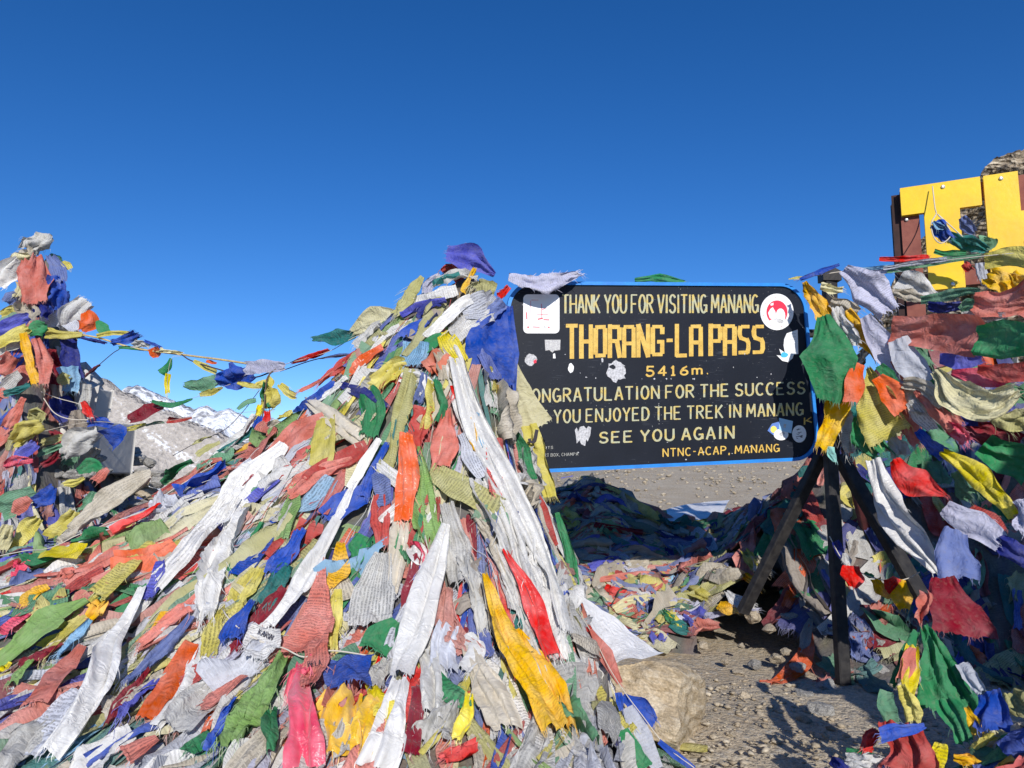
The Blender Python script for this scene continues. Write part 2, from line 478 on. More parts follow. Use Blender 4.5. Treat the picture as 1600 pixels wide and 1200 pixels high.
def hero(ck, path, ws, sty='wave', label=None, Y=None, off=.062, lift=0.0, noun='flag', parent=None, nrm=None, seed=None, part_label=None, tilt=0.0, pr=None, ymin=1.2):
    """a cloth whose head-to-tail path is read off the photograph and laid on the heap (Y None) or hung in the air (Y = distances)"""
    rng = random.Random(seed if seed is not None else hash_s(ck, path))
    if off < .07: off = max(off, .058) + .004 * rng.random()
    else: off = off + .012
    st = dict(ST[sty])
    if pr is not None: st['pr'] = pr
    pts = [tuple(p) for p in path]
    Lpx = sum(math.dist(pts[i], pts[i + 1]) for i in range(len(pts) - 1))
    n = int(min(44, max(12, Lpx / 4.5)))
    K = 7 * (len(pts)) 
    pp = smooth_path(pts, n)
    wpx = np.interp(np.linspace(0, 1, n), np.linspace(0, 1, len(ws)), ws)
    if Y is None:
        C = []
        last = None
        for q in pp:
            h = hit(q[0], q[1], ymin)
            if h is None or (last is not None and abs(h[1] - last[1]) > .5):
                h = CAM + ray(q[0], q[1]) * (last[1] if last is not None else 3.9)
            C.append(h); last = h
        C = np.array(C)
        C2 = C.copy()
        for _ in range(4): C2[1:-1] = (C2[:-2] + C2[2:] + 2 * C2[1:-1]) / 4
        C = C2
        Nn = grad_n(C[:, 0], C[:, 1], .09)
        tocam = CAM - C; tocam /= np.linalg.norm(tocam, axis=1, keepdims=True)
        Nn = Nn * .6 + tocam * .55; Nn /= np.linalg.norm(Nn, axis=1, keepdims=True)
        surf = True
    else:
        ys = [Y] * len(pts) if isinstance(Y, (int, float)) else list(Y)
        yy = np.interp(np.linspace(0, 1, n), np.linspace(0, 1, len(ys)), ys)
        C = np.array([at(q[0], q[1], y) for q, y in zip(pp, yy)])
        Nn = CAM - C; Nn /= np.linalg.norm(Nn, axis=1, keepdims=True)
        if tilt:
            T = np.gradient(C, axis=0); T /= np.linalg.norm(T, axis=1, keepdims=True)
            S = np.cross(T, Nn); Nn = Nn * math.cos(tilt) + S * math.sin(tilt)
        surf = False
    W = wpx * C[:, 1] / FPX
    cn = int(min(26, max(11, wpx.max() / 3)))
    V, F, uv, col = cloth_geo(C, Nn, W, st, rng, Cn=cn, surf=surf, off=off, color=PAL[ck], lift=lift)
    nm = 'ceremonial_scarf' if noun == 'scarf' else 'prayer_flag'
    if parent is not None:
        o = emit('flag' if noun == 'flag' else noun, V, F, uv, col, st['sat'], parent)
        if part_label: o['label'] = part_label
        return o
    o = emit(nm, V, F, uv, col, st['sat'])
    c = pp[n // 2]
    FLAGS.append([o, ck, sty, (c[0], c[1]), Lpx, noun, label])
    return o
def hash_s(ck, path):
    s = ord(ck[0]) * 7919
    for p in path: s = (s * 31 + int(p[0]) * 17 + int(p[1])) % 1000003
    return s

# ================================================================== SETTING
def grid_sheet(xs, ys, zf, name, mat, smooth=True):
    X, Y = np.meshgrid(xs, ys)
    Z = zf(X, Y)
    V = np.stack([X, Y, Z], -1).reshape(-1, 3)
    n, m = len(ys), len(xs)
    idx = np.arange(n * m).reshape(n, m)
    F = np.stack([idx[:-1, :-1], idx[:-1, 1:], idx[1:, 1:], idx[1:, :-1]], -1).reshape(-1, 4)
    return link(name, quads_mesh(name, V, F, None, None, smooth), mat)

# ground material: dusty gravel
def ground_material():
    m, nt, nd, lk, bs = mat_new('gravelly earth')
    tc = N_(nt, 'ShaderNodeTexCoord')
    v1 = N_(nt, 'ShaderNodeTexVoronoi', i_Scale=26.0); lk.new(tc.outputs['Object'], v1.inputs['Vector'])
    v2 = N_(nt, 'ShaderNodeTexVoronoi', i_Scale=75.0); lk.new(tc.outputs['Object'], v2.inputs['Vector'])
    n1 = N_(nt, 'ShaderNodeTexNoise', i_Scale=1.3, i_Detail=6.0); lk.new(tc.outputs['Object'], n1.inputs['Vector'])
    n2 = N_(nt, 'ShaderNodeTexNoise', i_Scale=140.0, i_Detail=4.0); lk.new(tc.outputs['Object'], n2.inputs['Vector'])
    base = mix_n(nt, ramp_n(nt, n1.outputs[0], [(0.35, 0.0), (0.65, 1.0)]), (0.46, 0.37, 0.255), (0.54, 0.46, 0.34))
    st = ramp_n(nt, v1.outputs['Color'], [(0.0, (0.22, 0.20, 0.17)), (0.5, (0.40, 0.35, 0.27)), (1.0, (0.52, 0.49, 0.43))])
    c = mix_n(nt, ramp_n(nt, v1.outputs['Distance'], [(0.35, 0.75), (0.5, 0.0)]), base, st)
    st2 = ramp_n(nt, v2.outputs['Color'], [(0.0, 0.72), (1.0, 1.2)])
    c = mix_n(nt, 1.0, c, st2, 'MULTIPLY')
    c = mix_n(nt, 1.0, c, ramp_n(nt, n2.outputs[0], [(0.3, 0.78), (0.7, 1.18)]), 'MULTIPLY')
    lk.new(c, bs.inputs['Base Color'])
    bs.inputs['Roughness'].default_value = 0.95; bs.inputs['Specular IOR Level'].default_value = 0.15
    h = math_n(nt, 'ADD', math_n(nt, 'MULTIPLY', v1.outputs['Distance'], -0.6), math_n(nt, 'ADD', math_n(nt, 'MULTIPLY', v2.outputs['Distance'], -0.35), math_n(nt, 'MULTIPLY', n2.outputs[0], 0.25)))
    b = N_(nt, 'ShaderNodeBump', i_Strength=0.6, i_Distance=0.022); lk.new(h, b.inputs['Height']); lk.new(b.outputs[0], bs.inputs['Normal'])
    return m
M_GROUND = ground_material()
def warp(a, b, n, p): 
    t = np.linspace(-1, 1, n); t = np.sign(t) * np.abs(t) ** p
    return np.where(t < 0, -t * a, t * b)
gx = warp(-7000, 7000, 260, 4.2); gy = warp(-3000, 9000, 260, 4.0)
def ground_z(X, Y):
    z = ground_h(X, Y)
    near = (np.abs(X) < 6) & (np.abs(Y) < 10)
    z = z + near * 0.006 * lumps(X * 1.3 + 3, Y * 1.2)
    return z
ground = tag(grid_sheet(gx, gy, ground_z, 'ground', M_GROUND), kind='structure')

# stones: shared meshes
def rock_mesh(name, seed, sub=3, flat=.7, rough=.35, sx=1, sy=1, facets=9):
    rng = random.Random(seed)
    bm = bmesh.new(); bmesh.ops.create_icosphere(bm, subdivisions=sub, radius=1)
    cuts = []
    for _ in range(facets):
        d = Vector((rng.gauss(0, 1), rng.gauss(0, 1), rng.gauss(0, 1))).normalized(); cuts.append((d, rng.uniform(.5, .85)))
    o = Vector((seed * 3.1, seed * 1.7, 0))
    for v in bm.verts:
        p = v.co.copy()
        for d, t in cuts:
            q = p.dot(d)
            if q > t: p -= d * (q - t) * .92
        p *= 1 + rough * (mn.noise(p * 1.6 + o)) + rough * .35 * mn.noise(p * 4.5 + o) + rough * .14 * mn.noise(p * 12 + o) + rough * .06 * mn.noise(p * 30 + o)
        v.co = Vector((p.x * sx, p.y * sy, p.z * flat))
    me = bpy.data.meshes.new(name); bm.to_mesh(me); bm.free()
    me.polygons.foreach_set('use_smooth', np.full(len(me.polygons), sub >= 4))
    return me
def stone_material(name, a, b, c, sc=6.0, warm=None):
    m, nt, nd, lk, bs = mat_new(name)
    tc = N_(nt, 'ShaderNodeTexCoord'); oi = N_(nt, 'ShaderNodeObjectInfo')
    mp = N_(nt, 'ShaderNodeMapping'); lk.new(tc.outputs['Object'], mp.inputs[0]); mp.inputs['Scale'].default_value = (1, 1, 2.4); mp.inputs['Rotation'].default_value = (.5, .3, 0)
    n1 = N_(nt, 'ShaderNodeTexNoise', i_Scale=sc, i_Detail=7.0, i_Distortion=1.2); lk.new(mp.outputs[0], n1.inputs['Vector'])
    n2 = N_(nt, 'ShaderNodeTexNoise', i_Scale=sc * 9, i_Detail=4.0); lk.new(tc.outputs['Object'], n2.inputs['Vector'])
    col = ramp_n(nt, n1.outputs[0], [(0.3, a), (0.5, b), (0.68, c)])
    col = mix_n(nt, 1.0, col, ramp_n(nt, n2.outputs[0], [(0.3, 0.7), (0.7, 1.25)]), 'MULTIPLY')
    hs = N_(nt, 'ShaderNodeHueSaturation'); lk.new(col, hs.inputs['Color'])
    lk.new(math_n(nt, 'ADD', math_n(nt, 'MULTIPLY', oi.outputs['Random'], .5), .75), hs.inputs['Value'])
    lk.new(hs.outputs[0], bs.inputs['Base Color']); bs.inputs['Roughness'].default_value = .9; bs.inputs['Specular IOR Level'].default_value = .2
    b_ = N_(nt, 'ShaderNodeBump', i_Strength=.7, i_Distance=.02)
    lk.new(math_n(nt, 'ADD', n1.outputs[0], math_n(nt, 'MULTIPLY', n2.outputs[0], .3)), b_.inputs['Height']); lk.new(b_.outputs[0], bs.inputs['Normal'])
    return m
M_STONE = stone_material('dusty stone', (.31, .25, .175), (.46, .385, .28), (.58, .51, .40), 5)
M_GREYSTONE = stone_material('grey stone', (.20, .19, .18), (.33, .32, .30), (.46, .44, .40), 5)
M_BOULDER = stone_material('tan schist', (.33, .25, .15), (.45, .36, .24), (.54, .46, .34), 3.4)

# gravel: small chips scattered over the patch of ground in view
def gravel():
    rng = np.random.RandomState(3)
    tm = []
    for s in range(4):
        me = rock_mesh('chip', 40 + s, sub=1, flat=.55, rough=.8, sx=1.25, sy=.8, facets=9)
        v = np.array([tuple(x.co) for x in me.vertices]); f = np.array([tuple(p.vertices) for p in me.polygons])
        tm.append((v, f)); bpy.data.meshes.remove(me)
    n = 14000
    Y = 2.2 + rng.rand(n) ** 1.15 * 7; X = -0.2 + rng.rand(n) * (Y * .62)
    far = np.arange(n) % 4 == 0; Y = np.where(far, 8 + rng.rand(n) * 24, Y); X = np.where(far, Y * (.02 + rng.rand(n) * .42), X)
    hg = H(X, Y) - ground_h(X, Y)
    keep = hg < .03; X, Y = X[keep], Y[keep]; n = len(X)
    Z = ground_z(X, Y)
    sz = (.0035 + .022 * rng.rand(n) ** 5.5) * np.clip(Y / 6, 1, 4)
    VV, FF = [], []; b = 0
    for i in range(n):
        v, f = tm[i % 4]
        a = rng.rand() * 6.28; c, s = math.cos(a), math.sin(a)
        w = v * sz[i]
        w = np.stack([w[:, 0] * c - w[:, 1] * s, w[:, 0] * s + w[:, 1] * c, w[:, 2]], 1) + (X[i], Y[i], Z[i] + sz[i] * .25)
        VV.append(w); FF.append(f + b); b += len(v)
    V = np.concatenate(VV); F = np.concatenate(FF)
    me = bpy.data.meshes.new('gravel')
    me.vertices.add(len(V)); me.vertices.foreach_set('co', V.astype(np.float32).ravel())
    m = len(F); me.loops.add(m * 3); me.loops.foreach_set('vertex_index', F.astype(np.int32).ravel())
    me.polygons.add(m); me.polygons.foreach_set('loop_start', np.arange(0, m * 3, 3, dtype=np.int32)); me.update(calc_edges=True)
    tag(link('gravel', me, M_STONE), 'loose tan and grey gravel chips scattered over the dusty ground', 'gravel', kind='stuff')
gravel()

RM = [rock_mesh('stone', s, sub=3, flat=.62, rough=.3, facets=16) for s in range(6)]
def stone(px, py, wpx, Y=None, label=None, mat=None, group=None, dz=0, i=None, hs=1.0, name='stone', aspect=1.0, parent=None):
    if Y is None:
        h = hit(px, py); Y = h[1]; p = h
    else: p = at(px, py, Y)
    r = wpx / FPX * Y / 2
    me = RM[(i if i is not None else R0.randrange(6))]
    o = bpy.data.objects.new(name, me.copy() if mat else me); COL.objects.link(o)
    o.data = o.data.copy() if mat else me
    if not me.materials: me.materials.append(M_STONE)
    if mat: o.data.materials.clear(); o.data.materials.append(mat)
    o.location = (p[0], p[1] + r * .6, p[2] + dz)
    o.scale = (r, r * aspect, r * hs); o.rotation_euler = (R0.uniform(-.2, .2), R0.uniform(-.2, .2), R0.uniform(0, 6.28))
    if parent is None and (label or group): tag(o, label, 'stone', group)
    return o
# the boulder at the foot of the mound
bm_ = rock_mesh('boulder', 77, sub=6, flat=.80, rough=.15, sx=1.05, sy=.9, facets=16)
bo = link('boulder', bm_, M_BOULDER, None, (0, 0, 0))
hb = at(1032, 1100, 3.42)
bo.location = (hb[0], hb[1] + .16, hb[2] - .045); bo.scale = (.45, .36, .25); bo.rotation_euler = (.2, .3, .9)
tag(bo, 'large tan angular boulder on the dusty ground beside the foot of the flag mound', 'boulder')
ss = [(1062, 1190, 26, 'small'), (1135, 1035, 18, 'small'), (1155, 1052, 20, 'flat pale'), (1182, 1040, 26, 'pale grey'), (1215, 1030, 28, 'rounded pale'), (1180, 965, 34, 'tan'), (1158, 945, 22, 'tan'),
      (1228, 1020, 20, 'tan'), (1128, 1075, 16, 'tan'), (1166, 1090, 24, 'tan'), (1250, 1050, 40, 'grey'), (1258, 1090, 34, 'grey'), (1225, 1068, 16, 'tan'), (1190, 1120, 18, 'tan'), (1145, 1150, 20, 'tan'),
      (1100, 1010, 20, 'tan'), (1212, 1160, 18, 'tan'), (1090, 1180, 22, 'tan'), (1300, 1080, 46, 'dark grey'), (1345, 1060, 38, 'dark grey'), (1380, 1010, 34, 'dark grey'), (1275, 985, 30, 'dark grey'),
      (1240, 970, 34, 'dark grey'), (1330, 985, 26, 'dark grey'), (1290, 1120, 60, 'dark grey'), (1380, 1050, 30, 'dark grey'), (1205, 985, 26, 'tan'), (1160, 1010, 14, 'tan'), (1260, 1130, 26, 'tan')]
STONES = []
for (x, y, w, k) in ss:
    STONES.append((stone(x, y, w, None, label='stone', mat=M_GREYSTONE if 'grey' in k else None), (x, y), w, k))
for (x, y, w, k) in []:
    stone(x, y, w, None, '%s stone lying among the gravel between the boulder and the signpost feet' % ('loose dark grey' if 'dark' in k else 'small loose tan' if w < 30 else 'larger pale'),
          M_GREYSTONE if 'grey' in k else None, {'d': 'dark grey stones in the shade near the signpost', 's': 'small tan stones on the gravel', 'l': 'larger pale stones on the gravel'}['d' if 'dark' in k else 's' if w < 30 else 'l'])

# ---------------------------------------------------- mountains
def mountain_material(name, rock_a, rock_b, rock_c, snow_lo, snow_hi, streak, sc):
    m, nt, nd, lk, bs = mat_new(name)
    tc = N_(nt, 'ShaderNodeTexCoord'); geo = N_(nt, 'ShaderNodeNewGeometry')
    mp = N_(nt, 'ShaderNodeMapping'); lk.new(tc.outputs['Object'], mp.inputs[0])
    mp.vector_type = 'TEXTURE'; mp.inputs['Rotation'].default_value = (0, streak, 0); mp.inputs['Scale'].default_value = (1 / (sc * .16), 1 / (sc * .6), 1 / (sc * 1.5))
    n1 = N_(nt, 'ShaderNodeTexNoise', i_Scale=1.0, i_Detail=8.0, i_Distortion=.6, i_Roughness=.6); lk.new(mp.outputs[0], n1.inputs['Vector'])
    n2 = N_(nt, 'ShaderNodeTexNoise', i_Scale=sc * 7, i_Detail=6.0); lk.new(tc.outputs['Object'], n2.inputs['Vector'])
    rock = ramp_n(nt, math_n(nt, 'ADD', math_n(nt, 'MULTIPLY', n1.outputs[0], .5), math_n(nt, 'MULTIPLY', n2.outputs[0], .5)), [(0.36, rock_a), (0.5, rock_b), (0.64, rock_c)])
    snow = ramp_n(nt, math_n(nt, 'ADD', n1.outputs[0], math_n(nt, 'MULTIPLY', math_n(nt, 'SUBTRACT', n2.outputs[0], .5), .35)), [(snow_lo, 0.0), (snow_hi, 1.0)])
    c = mix_n(nt, snow, rock, (.80, .82, .86))
    lk.new(c, bs.inputs['Base Color']); bs.inputs['Roughness'].default_value = .95; bs.inputs['Specular IOR Level'].default_value = .1
    b = N_(nt, 'ShaderNodeBump', i_Strength=.8, i_Distance=2.5 / sc * .08)
    lk.new(n2.outputs[0], b.inputs['Height']); lk.new(b.outputs[0], bs.inputs['Normal'])
    return m
def ridge(name, outline, Y0, depth, mat, nx=180, ny=60, amp=.2, base=-60, seed=1, freq=1.0):
    """terrain whose crest, seen from the pass, follows the outline; the slope comes towards us"""
    xs = np.array([p[0] for p in outline], float); ys = np.array([p[1] for p in outline], float)
    px = np.linspace(xs[0], xs[-1], nx)
    py = np.interp(px, xs, ys)
    crest = np.array([at(a, b, Y0) for a, b in zip(px, py)])
    V = np.zeros((ny, nx, 3))
    Hh = crest[:, 2] - base
    for j in range(ny):
        t = j / (ny - 1) * 1.35 - .35             # <0 : the far side
        yy = Y0 - t * depth
        for i in range(nx):
            X = crest[i, 0] * (1 if t < 0 else 1)
            z = crest[i, 2] - max(t, 0) ** .9 * Hh[i] - max(-t, 0) * Hh[i] * 1.2
            f = freq / Hh.mean()
            nn = mn.multi_fractal(Vector((X * f * 3 + seed, yy * f * 1.4, seed)), 1.0, 2.1, 5) - 1
            gully = abs(mn.noise(Vector((X * f * 3.2 + yy * f * 1.2 + seed * 3, yy * f * .8, 1.5)))) 
            am = amp * Hh[i] * min(1, abs(t) * 6)
            cr = .012 * Hh[i] * mn.noise(Vector((X * f * 16, seed, 3))) 
            V[j, i] = (X, yy, z + am * (nn * .5 - gully) + cr)
    idx = np.arange(nx * ny).reshape(ny, nx)
    F = np.stack([idx[:-1, :-1], idx[1:, :-1], idx[1:, 1:], idx[:-1, 1:]], -1).reshape(-1, 4)
    return tag(link(name, quads_mesh(name, V.reshape(-1, 3), F, None, None, True), mat), kind='structure')
M_MTN = mountain_material('scree slope', (.33, .30, .27), (.46, .42, .38), (.56, .51, .46), .525, .58, .60, .03)
M_SNOW = mountain_material('snow peak', (.18, .20, .25), (.36, .36, .38), (.5, .46, .42), .47, .53, .5, .0022)
ridge('mountain', [(-260, 640), (-120, 600), (0, 585), (60, 570), (95, 562), (120, 572), (160, 586), (195, 612), (240, 632), (285, 650), (330, 668), (380, 690), (430, 712), (500, 745), (640, 800)], 900, 520, M_MTN, 200, 90, .16, -420, 3, 1.3)
ridge('snow_mountain', [(60, 640), (140, 625), (185, 606), (212, 597), (232, 606), (252, 612), (275, 622), (300, 634), (322, 630), (338, 641), (352, 634), (372, 640), (392, 652), (415, 645), (440, 655), (480, 668), (560, 690), (640, 705), (760, 730)], 6500, 3200, M_SNOW, 220, 60, .2, -1500, 8, 2.0)

# rocky hill on the right behind the letters
def rock_material():
    m, nt, nd, lk, bs = mat_new('broken rock')
    tc = N_(nt, 'ShaderNodeTexCoord')
    mp = N_(nt, 'ShaderNodeMapping'); lk.new(tc.outputs['Object'], mp.inputs[0]); mp.inputs['Rotation'].default_value = (.3, .9, .2); mp.inputs['Scale'].default_value = (.35, 1, 1.6)
    n1 = N_(nt, 'ShaderNodeTexNoise', i_Scale=2.6, i_Detail=9.0, i_Distortion=1.2); lk.new(mp.outputs[0], n1.inputs['Vector'])
    v = N_(nt, 'ShaderNodeTexVoronoi', i_Scale=3.6); lk.new(mp.outputs[0], v.inputs['Vector'])
    c = ramp_n(nt, n1.outputs[0], [(0.36, (.10, .075, .05)), (0.5, (.32, .25, .17)), (0.62, (.52, .44, .33))])
    c = mix_n(nt, 1.0, c, ramp_n(nt, v.outputs['Color'], [(0, .7), (1, 1.15)]), 'MULTIPLY')
    lk.new(c, bs.inputs['Base Color']); bs.inputs['Roughness'].default_value = .95
    b = N_(nt, 'ShaderNodeBump', i_Strength=1.0, i_Distance=.35)
    lk.new(math_n(nt, 'ADD', n1.outputs[0], v.outputs['Distance']), b.inputs['Height']); lk.new(b.outputs[0], bs.inputs['Normal'])
    return m
M_ROCK = rock_material()
def crag():
    out = [(1372, 520), (1386, 470), (1400, 436), (1420, 400), (1440, 372), (1470, 345), (1500, 322), (1528, 288), (1538, 262), (1556, 243), (1575, 237), (1600, 230), (1660, 200), (1760, 190), (1900, 200), (2100, 260)]
    xs = [p[0] for p in out]; ys = [p[1] for p in out]
    nx, ny = 190, 110
    V = np.zeros((ny, nx, 3))
    for i in range(nx):
        px = xs[0] + (xs[-1] - xs[0]) * (i / (nx - 1)) ** 1.25
        py = float(np.interp(px, xs, ys))
        c = at(px, py, 34)
        base = 1.0
        for j in range(ny):
            t = j / (ny - 1) * 1.3 - .3
            y = 34 - t * 17
            z = c[2] - max(t, 0) ** .8 * (c[2] - base) * 1.02 - max(-t, 0) * 14
            p = Vector((c[0] * .35, y * .35, z * .5))
            d = mn.fractal(p, .75, 2.1, 8) * 1.0 + .35 * mn.noise(p * 4) + abs(mn.noise(Vector((c[0] * .9 + z * .8, y * .3, z * .9)))) * -1.3 + .25 * mn.noise(p * 9)
            w = min(1, abs(t) * 9 + .25)
            st = (math.floor(z * 1.1 + c[0] * .5) - (z * 1.1 + c[0] * .5)) * .35
            V[j, i] = (c[0] + .25 * w * mn.noise(p * 6.3), y - (d * 1.3 + .5 * mn.noise(p * 5) + st) * w * 1.2, z + (d + st) * .6 * w)
    idx = np.arange(nx * ny).reshape(ny, nx)
    F = np.stack([idx[:-1, :-1], idx[1:, :-1], idx[1:, 1:], idx[:-1, 1:]], -1).reshape(-1, 4)
    tag(link('rocky_hill', quads_mesh('rocky_hill', V.reshape(-1, 3), F, None, None, False), M_ROCK), kind='structure')
crag()

# ================================================================== THE SIGN
LP = at(797, 588, 4.3); RP = at(1268, 579, 4.69)
CEN = (LP + RP) / 2
SR = RP - LP; SWID = np.linalg.norm(SR); SR /= SWID
SN = np.cross(SR, np.array([0, 0, 1.0])); SN /= np.linalg.norm(SN)          # away from the camera? fixed below
if SN[1] > 0: SN = -SN
SU = np.cross(SN, SR); SU = SU if SU[2] > 0 else -SU
SHEI = 1.135
def on_sign(px, py):
    d = ray(px, py)
    t = np.dot(CEN - CAM, SN) / np.dot(d, SN)
    p = CAM + d * t - CEN
    return np.dot(p, SR), np.dot(p, SU)
def sign_pt(s, t, o): return CEN + SR * s + SU * t + SN * o
def rounded(w, h, r, k=9):
    pts = []
    for cx, cy, a0 in ((w / 2 - r, h / 2 - r, 0), (-w / 2 + r, h / 2 - r, 90), (-w / 2 + r, -h / 2 + r, 180), (w / 2 - r, -h / 2 + r, 270)):
        for i in range(k):
            a = math.radians(a0 + 90 * i / (k - 1)); pts.append((cx + r * math.cos(a), cy + r * math.sin(a)))
    return pts
def board_material():
    m, nt, nd, lk, bs = mat_new('black board paint')
    tc = N_(nt, 'ShaderNodeTexCoord')
    n1 = N_(nt, 'ShaderNodeTexNoise', i_Scale=5.0, i_Detail=6.0); lk.new(tc.outputs['Object'], n1.inputs['Vector'])
    mp = N_(nt, 'ShaderNodeMapping'); mp.inputs['Scale'].default_value = (9, 9, 160); mp.inputs['Rotation'].default_value = (0, .5, 0); lk.new(tc.outputs['Object'], mp.inputs[0])
    n2 = N_(nt, 'ShaderNodeTexNoise', i_Scale=1.0, i_Detail=2.0); lk.new(mp.outputs[0], n2.inputs['Vector'])
    n3 = N_(nt, 'ShaderNodeTexNoise', i_Scale=95.0, i_Detail=3.0); lk.new(tc.outputs['Object'], n3.inputs['Vector'])
    c = mix_n(nt, n1.outputs[0], (.005, .007, .013), (.013, .017, .028))
    scr = math_n(nt, 'MULTIPLY', ramp_n(nt, n2.outputs[0], [(0.64, 0.0), (0.72, 1.0)]), ramp_n(nt, n1.outputs[0], [(0.5, 0.0), (0.65, .5)]))
    c = mix_n(nt, scr, c, (.12, .13, .15))
    fl = math_n(nt, 'MULTIPLY', ramp_n(nt, n3.outputs[0], [(0.70, 0.0), (0.73, 1.0)]), ramp_n(nt, n1.outputs[0], [(0.5, 0.0), (0.6, .9)]))
    c = mix_n(nt, fl, c, (.38, .38, .36))
    lk.new(c, bs.inputs['Base Color'])
    bs.inputs['Roughness'].default_value = .5; bs.inputs['Specular IOR Level'].default_value = .18
    b = N_(nt, 'ShaderNodeBump', i_Strength=.15, i_Distance=.004); lk.new(n3.outputs[0], b.inputs['Height']); lk.new(b.outputs[0], bs.inputs['Normal'])
    return m
M_BOARD = board_material()
M_BLUE = simple('blue frame paint', (.02, .24, .70), .45, .4, nscale=14, col2=(.02, .19, .58), bump=.1)
sign = empty('information_sign', sign_pt(0, -SHEI / 2, 0))
tag(sign, 'black hand-painted metal signboard with blue edge and yellow lettering about the pass', 'sign')
def prism(pts, o0, o1, name, mat, parent, loc=None, bev=0):
    n = len(pts); V = [sign_pt(a, b, o0) for a, b in pts] + [sign_pt(a, b, o1) for a, b in pts]
    F = [tuple(range(n)), tuple(range(2 * n - 1, n - 1, -1))] + [(i, i + n, (i + 1) % n + n, (i + 1) % n) for i in range(n)]
    c = np.mean(V, axis=0)
    return link(name, py_mesh(name, np.array(V) - c, F), mat, parent, c)
prism(rounded(SWID - .02, SHEI - .02, .165), -.012, .0, 'board', M_BOARD, sign)
# frame: rolled steel strip
out = rounded(SWID, SHEI, .175, 12)
prof = [(-.008, .012), (.013, .012), (.013, -.03), (-.008, -.03)]
V = []; n = len(out)
for i, (a, b) in enumerate(out):
    pa, pb = out[i - 1], out[(i + 1) % n]
    tx, ty = pb[0] - pa[0], pb[1] - pa[1]; l = math.hypot(tx, ty); nx_, ny_ = ty / l, -tx / l
    for (w, o) in prof: V.append(sign_pt(a + nx_ * (w - .011), b + ny_ * (w - .011), o))
F = []
for i in range(n):
    for k in range(4):
        j = (i + 1) % n; F.append((i * 4 + k, j * 4 + k, j * 4 + (k + 1) % 4, i * 4 + (k + 1) % 4))
link('frame', py_mesh('frame', np.array(V) - CEN, F), M_BLUE, sign, CEN)

# --- brush lettering: strokes on a 0..1 box
def arc(cx, cy, rx, ry, a0, a1, n=9):
    return [(cx + rx * math.cos(math.radians(a0 + (a1 - a0) * i / n)), cy + ry * math.sin(math.radians(a0 + (a1 - a0) * i / n))) for i in range(n + 1)]
G = {
 'A': [[(0, 0), (.46, 1)], [(1, 0), (.54, 1)], [(.2, .33), (.8, .33)]],
 'B': [[(0, 0), (0, 1)], [(0, 1)] + arc(.45, .76, .45, .24, 90, -90) + [(0, .52)], [(0, .52)] + arc(.5, .26, .5, .26, 90, -90) + [(0, 0)]],
 'C': [arc(.55, .5, .55, .5, 50, 310, 14)],
 'D': [[(0, 0), (0, 1)], [(0, 1), (.35, 1)] + arc(.35, .5, .65, .5, 90, -90, 10) + [(0, 0)]],
 'E': [[(0, 0), (0, 1)], [(0, 1), (.9, 1)], [(0, .52), (.75, .52)], [(0, 0), (.95, 0)]],
 'F': [[(0, 0), (0, 1)], [(0, 1), (.95, 1)], [(0, .5), (.75, .5)]],
 'G': [arc(.52, .5, .52, .5, 52, 335, 14), [(.55, .42), (1, .42), (1, .06)]],
 'H': [[(0, 0), (0, 1)], [(1, 0), (1, 1)], [(0, .5), (1, .5)]],
 'I': [[(.5, 0), (.5, 1)]],
 'J': [[(.9, 1), (.9, .25)] + arc(.47, .25, .43, .25, 0, -170, 7)],
 'K': [[(0, 0), (0, 1)], [(.92, 1), (.08, .45)], [(.25, .56), (1, 0)]],
 'L': [[(0, 1), (0, 0)], [(0, 0), (.95, 0)]],
 'M': [[(0, 0), (.08, 1)], [(.08, 1), (.5, .28)], [(.5, .28), (.92, 1)], [(.92, 1), (1, 0)]],
 'N': [[(0, 0), (0, 1)], [(0, 1), (1, 0)], [(1, 0), (1, 1)]],
 'O': [arc(.5, .5, .5, .5, 90, 450, 18)],
 'P': [[(0, 0), (0, 1)], [(0, 1), (.4, 1)] + arc(.45, .74, .5, .26, 90, -90) + [(0, .48)]],
 'R': [[(0, 0), (0, 1)], [(0, 1), (.4, 1)] + arc(.45, .76, .48, .24, 90, -90) + [(0, .52)], [(.4, .5), (1, 0)]],
 'S': [arc(.52, .75, .44, .25, 25, 262, 10) + arc(.48, .25, .48, .25, 85, -160, 10)],
 'T': [[(-.02, 1), (1.02, 1)], [(.5, 1), (.5, 0)]],
 'U': [[(0, 1), (0, .3)] + arc(.5, .3, .5, .3, 180, 360, 10) + [(1, 1)]],
 'V': [[(0, 1), (.48, 0)], [(1, 1), (.52, 0)]],
 'Y': [[(0, 1), (.5, .48)], [(1, 1), (.5, .48)], [(.5, .48), (.5, 0)]],
 'X': [[(0, 0), (1, 1)], [(0, 1), (1, 0)]],
 '5': [[(.95, 1), (.15, 1), (.1, .56)] + arc(.45, .3, .5, .3, 120, -160, 10)],
 '4': [[(.7, 0), (.75, 1), (0, .3), (1.05, .3)]],
 '1': [[(.2, .8), (.5, 1), (.5, 0)], [(.15, 0), (.85, 0)]],
 '6': [[(.85, .98), (.35, .75), (.08, .4)] + arc(.5, .27, .45, .27, 160, 510, 14)],
 'm': [[(0, 0), (0, .7)], [(0, .55)] + arc(.25, .5, .24, .2, 150, 0, 6) + [(.5, 0)], [(.5, .55)] + arc(.75, .5, .24, .2, 150, 0, 6) + [(1, 0)]],
 '-': [[(.1, .5), (.9, .5)]], '.': [[(.4, .02), (.6, .04)]], ',': [[(.5, .08), (.3, -.15)]], ':': [[(.4, .05), (.6, .07)], [(.4, .6), (.6, .62)]],
}
